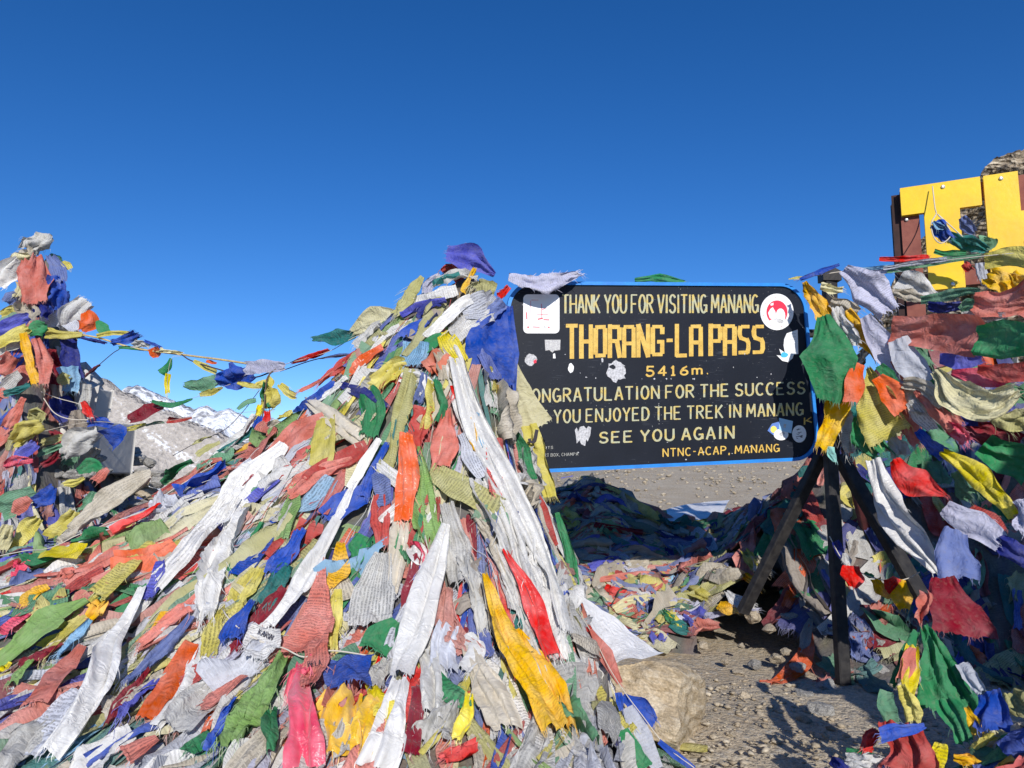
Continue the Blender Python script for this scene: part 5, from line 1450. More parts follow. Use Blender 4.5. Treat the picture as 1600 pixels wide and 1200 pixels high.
# cord across the middle
mid = string('cord with a blue, a white, a red and a blue flag left of the centre', [(366, 975), (395, 1010), (440, 1044), (480, 1062), (516, 1050), (580, 1052)], [
    ('b', [(396, 968), (374, 1000), (362, 1032)], [10, 44, 40], 'wave', None, dict(part_label='blue printed flag', pr=.8)),
    ('W', [(422, 998), (412, 1030), (405, 1066)], [44, 54, 44], 'flat', None, dict(part_label='white printed flag with handwriting')),
    ('s', [(496, 1050), (496, 1080), (494, 1112)], [36, 40, 40], 'flat', None, dict(part_label='red printed flag with handwriting')),
    ('b', [(548, 1054), (546, 1085), (545, 1114)], [62, 66, 64], 'flat', None, dict(part_label='wide violet-blue printed flag', pr=.8))], surf=True, r=.003)
# handwriting on the two flags and the big letter on the yellow one
M_PEN = simple('felt pen', (.025, .02, .03), .6)
def scribble(txt, px0, px1, ph, par, yoff, seed, sw=.3, Yd=None, up=(0, -1)):
    rng = random.Random(seed); adv = [NARROW.get(c, 1.) for c in txt]; tot = sum(adv) + .4 * (len(txt) - 1); x = 0; V, F = [], []; k = 0
    dx, dy = (px1[0] - px0[0]), (px1[1] - px0[1]); l = math.hypot(dx, dy); ux, uy = dx / l, dy / l
    for c, a in zip(txt, adv):
        if c != ' ':
            for poly in letter_polys(c, x, a, 1.0 * ph / l * tot, sw, rng):
                b = len(V)
                for (u, v) in poly:
                    qx = px0[0] + ux * u / tot * l + uy * v / tot * l; qy = px0[1] + uy * u / tot * l - ux * v / tot * l
                    V.append(at(qx, qy, Yd + k * -.0001))
                F.append(tuple(range(b, b + len(poly)))); k += 1
        x += a + .4
    cc = np.mean(V, axis=0)
    return link('handwriting', py_mesh('handwriting', np.array(V) - cc, F), M_PEN, par, cc)
def front_depth(px, py, objs):
    """distance (Y) of the cloth in front at a pixel"""
    best = None; d = Vector(ray(px, py)).normalized(); o0 = Vector(CAM)
    for o in objs:
        w = Vector(o.location); q = o.parent
        while q is not None: w = w + Vector(q.location); q = q.parent
        ok, loc, nn, fi = o.ray_cast(o0 - w, d)
        if ok:
            y = (loc + w)[1]
            if best is None or y < best: best = y
    return best
bpy.context.view_layer.update()
mk = [o for o in mid.children if o.name.startswith('flag')]
for (txt, p0, p1, hh, sd, obs) in (('KARIN', (404, 1038), (426, 1048), 9, 1, mk), ('BELA', (481, 1090), (502, 1087), 8, 2, mk)):
    ys = [front_depth(p0[0] + (p1[0] - p0[0]) * t, p0[1] + (p1[1] - p0[1]) * t - hh * .5, obs) for t in (0, .5, 1)]
    if True:
        # the writing is a sub-part of its own flag
        lab = 'white printed flag with handwriting' if sd == 1 else 'red printed flag with handwriting'
        host = [o for o in obs if o.get('label') == lab][0]
        wv = [px_of(host.matrix_world @ v.co) for v in host.data.vertices[:150]]; cx_ = sum(a[0] for a in wv) / len(wv); cy_ = sum(a[1] for a in wv) / len(wv)
        sx_, sy_ = cx_ - (p0[0] + p1[0]) / 2, cy_ + hh / 2 - (p0[1] + p1[1]) / 2; p0 = (p0[0] + sx_, p0[1] + sy_); p1 = (p1[0] + sx_, p1[1] + sy_)
        ys2 = [front_depth(p0[0] + (p1[0] - p0[0]) * t, p0[1] + (p1[1] - p0[1]) * t - hh * .5, [host]) for t in (0, .5, 1)]
        ys2 = [y for y in ys2 if y]
        if ys2: scribble(txt, p0, p1, hh, host, 0, sd, Yd=min(ys2) - .006)
ysf = [front_depth(x, y, [yf]) for x, y in ((830, 690), (834, 680), (828, 672))]
ysf = [y for y in ysf if y]
if ysf: scribble('J', (826, 690), (836, 692), 20, yf, 0, 5, sw=.42, Yd=min(ysf) - .008)

# right foot of the mound: a string that hangs to the boulder
string('string of red, yellow, green, blue and white flags beside the boulder', [(900, 950, 3.4), (925, 990, 3.25), (950, 1040, 3.1), (975, 1080, 3.0), (1005, 1120, 2.95), (1040, 1165, 2.9), (1085, 1200, 2.85)], [
    ('s', [(924, 982), (944, 1022), (970, 1066)], [5, 24, 10], 'flat', [3.25, 3.15, 3.05], dict(pr=.1)),
    ('r', [(918, 978), (925, 1000), (935, 1020)], [10, 12, 6], 'wave', [3.3, 3.25, 3.2]),
    ('y', [(930, 1062), (945, 1098), (985, 1150)], [12, 36, 30], 'flat', [3.1, 3.0, 2.9]),
    ('g', [(972, 1140), (985, 1170), (1006, 1204)], [14, 40, 36], 'flat', [2.9, 2.85, 2.8], dict(pr=.1)),
    ('b', [(974, 1086), (996, 1104), (1022, 1130)], [14, 32, 18], 'wave', [3.0, 2.97, 2.95], dict(pr=0)),
    ('b', [(966, 1082), (968, 1096), (972, 1110)], [10, 12, 6], 'flat', [2.98, 2.96, 2.95]),
    ('q', [(978, 1106), (1000, 1150), (1022, 1204)], [18, 34, 36], 'flat', [2.95, 2.9, 2.85]),
    ('b', [(1030, 1158), (1052, 1176), (1084, 1202)], [8, 12, 8], 'flat', [2.9, 2.88, 2.85], dict(pr=0))], r=.002)
# sheet of white plastic on the ground by the boulder
def sheet(pts, name, label, mat, n=18, wr=.02, seed=1, cat='sheet'):
    """bilinear patch through four corners (px, py, Y)"""
    P = [at(*p) for p in pts]; V = np.zeros((n, n, 3)); r = random.Random(seed); ph = [r.uniform(0, 6) for _ in range(6)]
    for i in range(n):
        for j in range(n):
            s, t = i / (n - 1), j / (n - 1)
            p = (P[0] * (1 - s) + P[1] * s) * (1 - t) + (P[3] * (1 - s) + P[2] * s) * t
            p = p + np.array([0, -.3, 1]) * wr * (math.sin(4 * s + 3 * t + ph[0]) + .5 * math.sin(9 * s - 6 * t + ph[1]) + .35 * abs(math.sin(6 * t + 11 * s + ph[2])) * 1.5)
            V[i, j] = p
    idx = np.arange(n * n).reshape(n, n); F = np.stack([idx[:-1, :-1], idx[:-1, 1:], idx[1:, 1:], idx[1:, :-1]], -1).reshape(-1, 4)
    col = np.tile((.78, .78, .80, 0.), (n * n, 1)); c = V.reshape(-1, 3).mean(0)
    uv = np.stack(np.meshgrid(np.linspace(0, .5, n), np.linspace(0, .5, n)), -1).reshape(-1, 2)
    return tag(link(name, quads_mesh(name, V.reshape(-1, 3) - c, F, col, uv), M_SATIN, None, c), label, cat)
sheet([(890, 925, 3.75), (1038, 1016, 3.6), (945, 1056, 3.3), (915, 1080, 3.2)], 'plastic_sheet', 'smooth white sheet spread between the mound and the boulder', None, seed=3)
sheet([(990, 812, 6.8), (1060, 790, 7.6), (1140, 782, 7.8), (1120, 818, 6.8)], 'plastic_sheet', 'pale sheet lying in the dip between the two piles behind the sign', None, seed=4, wr=.008)

# -- the pile under the sign
pile = [
    ('s', [(922, 912), (975, 905), (1034, 902)], [8, 14, 10], 'fold'), ('s', [(1036, 888), (1060, 894), (1082, 902)], [14, 22, 12], 'fold'), ('s', [(1012, 932), (1026, 922), (1042, 914)], [8, 18, 10], 'fold'),
    ('R', [(940, 930), (956, 936), (976, 930)], [26, 38, 24], 'clump'), ('v', [(922, 894), (940, 888), (966, 880)], [20, 26, 16], 'wave'), ('v', [(1064, 965), (1084, 968), (1104, 974)], [26, 38, 24], 'clump'),
    ('t', [(1048, 980), (1064, 988), (1082, 990)], [14, 24, 12], 'wave'), ('Y', [(1128, 952), (1142, 960), (1160, 966)], [14, 20, 10], 'wave'), ('W', [(1142, 934), (1156, 948), (1182, 956)], [8, 24, 14], 'wave'),
    ('k', [(1000, 940), (1005, 950), (1012, 962)], [22, 30, 20], 'clump'), ('e', [(960, 960), (985, 945), (1010, 938)], [14, 22, 16], 'fold'), ('e', [(968, 975), (990, 985), (1015, 985)], [16, 26, 18], 'fold'),
    ('B', [(975, 888), (1010, 880), (1040, 884)], [16, 24, 16], 'fold'), ('c', [(1040, 920), (1052, 912), (1066, 908)], [10, 20, 12], 'wave'), ('y', [(1070, 928), (1090, 930), (1110, 938)], [10, 22, 14], 'fold'),
    ('L', [(1022, 962), (1040, 952), (1058, 948)], [18, 28, 20], 'clump'), ('g', [(1038, 960), (1050, 972), (1055, 985)], [8, 14, 10], 'clump'), ('x', [(1045, 965), (1056, 972), (1060, 982)], [6, 10, 6], 'clump'),
    ('G', [(995, 915), (1015, 912), (1035, 918)], [16, 24, 16], 'fold'), ('h', [(920, 930), (928, 938), (934, 946)], [14, 20, 14], 'clump'), ('k', [(898, 895), (908, 898), (918, 900)], [14, 22, 14], 'clump'),
    ('G', [(1060, 858), (1068, 868), (1072, 880)], [16, 20, 12], 'fold'), ('n', [(1040, 865), (1046, 872), (1050, 880)], [8, 14, 8], 'clump'), ('y', [(1168, 868), (1176, 880), (1186, 892)], [14, 22, 16], 'clump'),
    ('B', [(1185, 880), (1195, 892), (1208, 900)], [16, 26, 18], 'clump'), ('Y', [(1170, 905), (1182, 915), (1190, 925)], [10, 18, 10], 'clump'), ('L', [(1085, 800), (1110, 812), (1130, 830)], [26, 36, 20], 'wave'),
    ('G', [(1140, 800), (1165, 810), (1200, 812)], [8, 12, 8], 'fold'), ('Y', [(1198, 738), (1194, 770), (1180, 795)], [22, 34, 20], 'fold'), ('m', [(1130, 810), (1150, 800), (1178, 798)], [16, 24, 16], 'wave'),
    ('m', [(930, 824), (960, 832), (1000, 838)], [10, 16, 10], 'fold'), ('y', [(885, 800), (893, 815), (900, 830)], [8, 26, 20], 'flat'), ('v', [(884, 745), (888, 765), (892, 790)], [16, 24, 20], 'wave'),
    ('q', [(1085, 838), (1100, 850), (1102, 868)], [26, 34, 30], 'flat')]
for (ck, pth, ws, sty) in pile: hero(ck, pth, ws, sty, off=.03, ymin=4.9)

# ================================================================== RIGHT SIDE: cloths tied to the post and strung to the right
h('Y', [(1256, 440), (1276, 470), (1300, 505)], [10, 32, 30], 'clump', 'golden gauze tied round the post at the top right corner of the signboard', Y=[4.45, 4.4, 4.35])
h('Y', [(1322, 485), (1345, 520), (1372, 562)], [18, 26, 18], 'clump', 'golden rag running down to the right of the post', Y=[4.3, 4.28, 4.25], noun='scarf')
h('Y', [(1322, 585), (1304, 640), (1290, 702)], [18, 40, 30], 'fold', 'golden cloth hanging beside the lower right corner of the signboard', Y=[4.25, 4.3, 4.35], noun='scarf', pr=.05)
gr = h('g', [(1284, 494), (1300, 545), (1290, 625)], [20, 84, 40], 'flat', 'broad green flag hanging over the right edge of the signboard', Y=[4.32, 4.2, 4.22], pr=.05)
h('L', [(1318, 420), (1350, 450), (1386, 490)], [20, 54, 40], 'wave', 'sheer lilac flag blowing off the top of the post', Y=[4.35, 4.3, 4.25], pr=.5)
h('n', [(1280, 600), (1277, 655), (1272, 715)], [20, 36, 24], 'fold', Y=4.85, pr=0)
h('D', [(1302, 540), (1302, 620), (1308, 700)], [30, 46, 30], 'fold', Y=4.84, pr=0)
h('t', [(1330, 610), (1336, 660), (1340, 712)], [30, 46, 30], 'wave', Y=4.86, pr=0)
h('e', [(1282, 448), (1296, 450), (1318, 452)], [14, 18, 12], 'clump', Y=[4.4, 4.38, 4.36])
h('B', [(1298, 470), (1318, 478), (1340, 490)], [22, 30, 18], 'fold', Y=[4.36, 4.33, 4.3])
h('W', [(1308, 478), (1318, 510), (1332, 542)], [14, 28, 24], 'clump', Y=[4.28, 4.25, 4.22])
h('o', [(1345, 568), (1334, 600), (1328, 628)], [18, 30, 22], 'flat', Y=[4.18, 4.15, 4.15], pr=.1)
h('y', [(1352, 574), (1372, 630), (1396, 682)], [8, 58, 70], 'wave', 'yellow-olive triangular flag with frayed hem right of the golden cloth', Y=[4.2, 4.1, 4.1])
h('o', [(1372, 588), (1392, 615), (1412, 642)], [20, 38, 26], 'flat', 'orange-red flag overlapping the yellow-olive one', Y=[4.08, 4.05, 4.02], pr=.1)
h('L', [(1355, 492), (1385, 545), (1426, 605)], [20, 46, 34], 'flat', 'lilac printed flag slanting between the golden rag and the red flag', Y=[4.2, 4.15, 4.1])
h('q', [(1405, 528), (1425, 570), (1448, 618)], [30, 46, 30], 'flat', 'pale flag corner below the big red flag', Y=[4.05, 4.0, 3.95], pr=.1)
h('s', [(1398, 560), (1420, 585), (1440, 612)], [14, 26, 14], 'flat', Y=[4.12, 4.08, 4.05])
h('g', [(1375, 570), (1390, 590), (1402, 600)], [14, 20, 12], 'flat', Y=[4.1, 4.08, 4.05])
h('g', [(1338, 650), (1356, 684), (1378, 712)], [14, 48, 40], 'rag', 'green flag with frayed edge at the foot of the hanging cloths', Y=[4.2, 4.15, 4.12])
h('G', [(1320, 640), (1318, 675), (1330, 705)], [18, 28, 20], 'rag', Y=[4.32, 4.3, 4.28])
h('G', [(1385, 690), (1400, 700), (1412, 712)], [26, 36, 24], 'clump', Y=[4.15, 4.12, 4.1])
h('a', [(1300, 698), (1299, 708), (1304, 722)], [9, 14, 5], 'flat', 'little aqua rag at the joint of the stand', Y=[4.3, 4.3, 4.3])
h('B', [(1408, 600), (1425, 620), (1450, 640)], [20, 34, 24], 'clump', Y=[4.05, 4.0, 3.95])
h('s', [(1432, 608), (1460, 635), (1498, 668)], [14, 38, 26], 'wave', 'dull salmon flag below the cream scarf', Y=[3.95, 3.88, 3.8], pr=.2)
h('W', [(1420, 628), (1440, 650), (1456, 672)], [16, 24, 16], 'flat', Y=[4.0, 3.98, 3.95])
h('b', [(1432, 672), (1452, 690), (1475, 712)], [14, 24, 24], 'rag', 'blue frayed flag tip right of the white ribbon', Y=[3.95, 3.9, 3.88])
bigred = h('s', [(1392, 512), (1440, 520), (1530, 532)], [44, 58, 66], 'flat', 'big red flag strung horizontally right of the post', Y=[4.1, 3.9, 3.6], pr=.25)
h('g', [(1522, 532), (1560, 535), (1612, 536)], [50, 60, 54], 'flat', 'big green flag strung right of the big red one', Y=[3.58, 3.45, 3.3], pr=.35)
h('s', [(1520, 470), (1556, 472), (1612, 470)], [30, 50, 60], 'wave', 'salmon red flag above the big green one at the right edge', Y=[3.7, 3.6, 3.5], pr=.3)
h('h', [(1438, 468), (1480, 462), (1530, 452)], [12, 20, 8], 'wave', 'long thin green flag under the yellow letters', Y=[4.1, 3.95, 3.8])
h('n', [(1448, 478), (1472, 482), (1500, 480)], [12, 20, 16], 'clump', 'navy bundle of cloth above the big red flag', Y=[4.0, 3.92, 3.85])
h('h', [(1500, 486), (1516, 478), (1532, 470)], [14, 24, 20], 'wave', Y=[3.85, 3.8, 3.75])
h('G', [(1502, 492), (1530, 492), (1566, 494)], [10, 18, 12], 'wave', Y=[3.75, 3.7, 3.6])
h('v', [(1468, 562), (1500, 566), (1534, 560)], [18, 28, 12], 'flat', Y=[3.85, 3.78, 3.7], pr=.05)
h('p', [(1486, 582), (1530, 590), (1580, 598)], [10, 34, 18], 'flat', 'crimson flag below the big green one', Y=[3.8, 3.68, 3.55], pr=.05)
h('r', [(1528, 574), (1566, 582), (1612, 582)], [12, 32, 34], 'flat', Y=[3.66, 3.55, 3.45], pr=.1)
h('e', [(1458, 580), (1500, 615), (1548, 628), (1592, 612)], [16, 52, 52, 20], 'fold', 'cream scarf sagging below the crimson flag at the right', Y=[3.85, 3.65, 3.5, 3.4], noun='scarf')
h('g', [(1454, 594), (1472, 612), (1492, 636)], [10, 26, 30], 'flat', Y=[3.9, 3.85, 3.8], pr=.05)
h('B', [(1410, 597), (1440, 605), (1475, 628)], [14, 26, 20], 'fold', Y=[4.0, 3.9, 3.8])
h('g', [(1572, 600), (1590, 612), (1612, 622)], [12, 16, 14], 'wave', Y=[3.5, 3.45, 3.4])
h('p', [(1478, 666), (1494, 676), (1510, 690)], [20, 32, 18], 'clump', Y=[3.85, 3.8, 3.75])
h('x', [(1474, 702), (1525, 740), (1582, 808)], [14, 34, 22], 'fold', 'bright yellow strip slanting down at the right', Y=[3.8, 3.6, 3.45], pr=.3)
h('h', [(1490, 738), (1504, 760), (1520, 776)], [16, 34, 20], 'clump', 'small mottled green bundle under the yellow strip', Y=[3.8, 3.78, 3.75])
h('R', [(1400, 716), (1420, 745), (1476, 776)], [18, 50, 6], 'flat', 'red triangular flag right of the white ribbon', Y=[3.75, 3.65, 3.55], pr=0)
h('W', [(1366, 716), (1388, 780), (1432, 850), (1462, 895)], [22, 40, 52, 18], 'scarf', 'long translucent white ribbon hanging in front of the stand', noun='scarf', Y=[4.1, 4.0, 3.85, 3.75])
h('L', [(1478, 790), (1515, 815), (1562, 850)], [26, 50, 30], 'flat', 'pale lilac flag hanging in half shade at the right', Y=[3.6, 3.5, 3.4], pr=.1)
h('k', [(1500, 830), (1490, 870), (1496, 905)], [30, 60, 54], 'flat', 'blue-grey sheer flag above the dark red one', Y=[3.5, 3.45, 3.4], pr=0)
h('m', [(1478, 900), (1490, 940), (1500, 990)], [30, 72, 84], 'flat', 'dark red flag in shade at the right above the green cloth', Y=[3.3, 3.2, 3.15], pr=0)
h('n', [(1560, 840), (1580, 860), (1612, 880)], [20, 34, 36], 'wave', Y=[3.4, 3.35, 3.3])
h('L', [(1590, 780), (1600, 800), (1612, 830)], [20, 34, 36], 'wave', Y=[3.4, 3.35, 3.3])
h('g', [(1540, 690), (1570, 710), (1612, 735)], [36, 60, 60], 'wave', 'dark green cloth in shade at the right edge', Y=[4.1, 4.05, 4.0], pr=0)
h('r', [(1520, 790), (1545, 812), (1570, 830)], [10, 26, 12], 'flat', Y=[3.9, 3.85, 3.8])
h('s', [(1400, 640), (1420, 660), (1440, 690)], [20, 36, 26], 'rag', Y=[4.15, 4.12, 4.1])
h('m', [(1500, 660), (1540, 680), (1590, 700)], [26, 46, 40], 'wave', Y=[4.2, 4.15, 4.1], pr=.1)
h('O', [(1540, 640), (1570, 655), (1610, 660)], [20, 36, 40], 'rag', Y=[4.0, 3.95, 3.9])
h('n', [(1470, 640), (1500, 650), (1530, 660)], [16, 30, 20], 'wave', Y=[4.2, 4.15, 4.1], pr=.1)
# strings in the sky on the right
string('taut string of flags from the signpost to the right edge below the yellow letters', [(1240, 438, 4.6), (1290, 428, 4.55), (1350, 420, 4.5), (1430, 412, 4.4), (1520, 402, 4.2), (1620, 392, 4.0)], [
    ('b', [(1312, 414), (1282, 424), (1250, 436)], [4, 10, 5], 'wave', [4.5, 4.52, 4.55], dict(pr=0)),
    ('y', [(1232, 436), (1246, 434), (1260, 432)], [2, 4, 2], 'wave', [4.6, 4.6, 4.6]),
    ('c', [(1340, 418), (1365, 420), (1392, 418)], [3, 9, 8], 'fold', [4.5, 4.47, 4.42]),
    ('L', [(1350, 424), (1372, 426), (1392, 424)], [6, 10, 8], 'rag', [4.48, 4.45, 4.42]),
    ('R', [(1374, 404), (1410, 405), (1452, 402)], [6, 12, 10], 'wave', [4.42, 4.38, 4.33], dict(pr=0)),
    ('h', [(1386, 424), (1440, 414), (1532, 398)], [4, 12, 8], 'fold', [4.42, 4.35, 4.2], dict(pr=0)),
    ('q', [(1380, 418), (1430, 412), (1480, 404)], [5, 10, 8], 'fold', [4.41, 4.34, 4.25], dict(pr=0)),
    ('y', [(1538, 406), (1568, 404), (1612, 402)], [28, 32, 34], 'flat', [4.18, 4.1, 4.0], dict(part_label='yellow flag in front of the letters', pr=.4))], r=.003)
string('short cord with red, green and golden flags tied across the stand', [(1296, 838, 4.36), (1318, 876, 4.3), (1352, 898, 4.25), (1390, 908, 4.2), (1418, 904, 4.18), (1437, 894, 4.15)], [
    ('n', [(1304, 846), (1312, 860), (1318, 872)], [10, 18, 8], 'wave', [4.33, 4.32, 4.3]),
    ('W', [(1320, 864), (1322, 876), (1324, 886)], [6, 14, 10], 'flat', [4.29, 4.29, 4.29]),
    ('R', [(1332, 884), (1332, 898), (1330, 918)], [24, 36, 12], 'flat', [4.27, 4.26, 4.26], dict(pr=.3)),
    ('g', [(1352, 894), (1358, 899), (1366, 902)], [6, 8, 5], 'wave', [4.24, 4.24, 4.23]),
    ('Y', [(1370, 904), (1376, 920), (1388, 936)], [18, 20, 8], 'wave', [4.22, 4.22, 4.22]),
    ('R', [(1400, 902), (1394, 914), (1386, 924)], [12, 24, 10], 'flat', [4.18, 4.18, 4.18]),
    ('Y', [(1412, 906), (1408, 928), (1410, 952)], [10, 34, 16], 'flat', [4.17, 4.15, 4.15], dict(pr=.2))], r=.003)
tag(h('g', [(1440, 975), (1465, 1030), (1490, 1110)], [14, 60, 80], 'fold', 'large green cloth draped over the pile at the bottom right', Y=[2.95, 2.8, 2.7], pr=0))
h('g', [(1432, 985), (1412, 1025), (1394, 1070)], [10, 16, 10], 'roll', Y=[2.93, 2.85, 2.8])
h('s', [(1448, 925), (1442, 948), (1436, 970)], [14, 18, 12], 'roll', 'small red knot at the top of the green cloth', Y=[3.0, 2.97, 2.95], pr=0)
h('x', [(1428, 1008), (1425, 1045), (1415, 1085)], [14, 30, 22], 'fold', 'yellow cloth in front of the large green cloth', Y=[2.8, 2.72, 2.65], pr=0)
h('s', [(1428, 1012), (1418, 1038), (1408, 1062)], [10, 22, 14], 'flat', Y=[2.77, 2.72, 2.7])
h('y', [(1408, 1070), (1420, 1095), (1426, 1128)], [12, 30, 20], 'fold', Y=[2.62, 2.6, 2.6])
h('h', [(1388, 1080), (1386, 1105), (1392, 1132)], [20, 28, 18], 'flat', Y=[2.64, 2.62, 2.62], pr=0)
h('r', [(1412, 1130), (1415, 1165), (1418, 1210)], [60, 72, 70], 'wave', 'red flag with a blue upper edge at the bottom right', Y=[2.5, 2.45, 2.42], pr=0)
h('b', [(1445, 1132), (1410, 1142), (1376, 1148)], [10, 20, 22], 'fold', Y=[2.46, 2.45, 2.46], pr=0)
h('R', [(1372, 1140), (1362, 1155), (1352, 1172)], [14, 24, 16], 'clump', Y=[2.6, 2.58, 2.56])
h('W', [(1320, 1182), (1345, 1188), (1378, 1196)], [16, 30, 26], 'clump', 'white rag at the bottom edge right of the gravel', Y=[2.55, 2.5, 2.5])
h('g', [(1322, 1172), (1340, 1176), (1362, 1182)], [8, 14, 10], 'rag', Y=[2.6, 2.58, 2.55])
h('n', [(1296, 1188), (1310, 1194), (1325, 1204)], [12, 20, 18], 'wave', Y=[2.55, 2.5, 2.5])
h('Y', [(1508, 1104), (1518, 1125), (1528, 1150)], [10, 28, 16], 'clump', 'golden rag between the green cloth and the blue one', Y=[2.55, 2.52, 2.5])
h('b', [(1540, 1080), (1552, 1110), (1560, 1142)], [30, 56, 44], 'wave', 'blue cloth at the bottom right next to the golden rag', Y=[2.55, 2.5, 2.45], pr=0)
h('q', [(1500, 1036), (1516, 1058), (1534, 1080)], [16, 24, 14], 'wave', Y=[2.75, 2.7, 2.65], pr=0)
h('g', [(1476, 1090), (1492, 1125), (1508, 1160)], [26, 34, 22], 'fold', Y=[2.6, 2.55, 2.5], pr=0)
h('x', [(1468, 1160), (1466, 1180), (1464, 1206)], [18, 24, 20], 'flat', Y=[2.45, 2.42, 2.4])
h('e', [(1560, 1140), (1570, 1165), (1582, 1192)], [20, 44, 30], 'clump', Y=[2.42, 2.4, 2.38])
h('y', [(1516, 1172), (1536, 1160), (1556, 1150)], [8, 16, 10], 'roll', Y=[2.44, 2.42, 2.4])
h('O', [(1575, 1080), (1590, 1095), (1612, 1105)], [24, 40, 36], 'wave', Y=[2.6, 2.55, 2.5])
h('Y', [(1490, 1182), (1510, 1188), (1530, 1196)], [12, 20, 16], 'clump', Y=[2.42, 2.4, 2.38])
# things tied to the yellow letters
h('t', [(1478, 362), (1505, 378), (1542, 392)], [16, 28, 10], 'clump', 'dark green cloth wound round the stem of the letter T', Y=[5.9, 5.85, 5.8], pr=0)
h('h', [(1530, 380), (1545, 378), (1548, 372)], [20, 24, 20], 'flat', Y=[6.0, 6.0, 5.95], pr=0)
h('g', [(1460, 392), (1480, 396), (1510, 396)], [8, 12, 8], 'wave', Y=[5.85, 5.82, 5.8], pr=0)
h('k', [(1502, 340), (1512, 352), (1522, 364)], [12, 20, 12], 'wave', Y=[6.0, 6.0, 6.0])
h('W', [(1404, 436), (1430, 448), (1462, 458)], [30, 36, 14], 'fold', 'white cloths tied round the foot of the letter frame', Y=[5.9, 5.85, 5.8])
h('B', [(1396, 458), (1420, 462), (1450, 466)], [14, 24, 14], 'clump', Y=[5.7, 5.65, 5.6])
h('Y', [(1545, 424), (1562, 438), (1578, 456)], [30, 44, 24], 'rag', 'golden fringed rag hanging below the letter H', Y=[5.3, 5.2, 5.2])
h('Y', [(1580, 424), (1590, 440), (1604, 458)], [24, 34, 24], 'rag', Y=[5.2, 5.15, 5.1])
h('q', [(1532, 410), (1534, 428), (1538, 446)], [14, 18, 8], 'fold', Y=[5.4, 5.4, 5.4])
h('r', [(1506, 412), (1512, 418), (1518, 422)], [12, 16, 10], 'clump', Y=[5.5, 5.5, 5.5])
h('b', [(1458, 350), (1472, 362), (1484, 374)], [16, 28, 18], 'clump', 'round royal blue bundle tied to the stem of the letter T', Y=[5.88, 5.86, 5.85], pr=0)
h('c', [(1458, 346), (1466, 352), (1476, 356)], [6, 10, 8], 'clump', Y=[5.85, 5.84, 5.84], pr=0)
string('thin white cord looped over the top of the letter T', [(1457, 291, 6.2), (1461, 325, 6.1), (1463, 334, 5.95), (1455, 350, 5.9), (1460, 372, 5.85), (1472, 380, 5.85), (1486, 366, 5.85), (1474, 345, 5.9), (1464, 334, 5.95), (1480, 348, 5.9), (1504, 370, 5.85)], [], r=.005, cat='cord', name='cord')

# ================================================================== LEFT CAIRN
M_PLINTH = simple('grey plaster', (.58, .56, .52), .9, nscale=3, col2=(.48, .46, .43), bump=.4, bscale=14)
def wprism(pts, Y0, Y1, name, mat, label=None, cat=None):
    n = len(pts); V = [at(x, y, Y0) for x, y in pts]
    V2 = [v + np.array([0, Y1 - Y0, 0]) for v in V]; V = V + V2
    F = [tuple(range(n)), tuple(range(2 * n - 1, n - 1, -1))] + [(i, (i + 1) % n, (i + 1) % n + n, i + n) for i in range(n)]
    c = np.mean(V, axis=0); o = link(name, py_mesh(name, np.array(V) - c, F), mat, None, c)
    b = o.modifiers.new('bevel', 'BEVEL'); b.width = .015; b.segments = 2
    return tag(o, label, cat)
wprism([(66, 657), (143, 655), (144, 664), (136, 740), (60, 740)], 6.28, 7.0, 'stone_plinth', M_PLINTH, 'grey plastered plinth at the foot of the flag cairn', 'plinth')
wprism([(118, 592), (133, 600), (139, 612), (152, 606), (146, 640), (141, 656), (120, 656)], 6.45, 6.7, 'stone_slab', M_PLINTH, 'notched grey slab standing on the plinth of the cairn', 'slab')
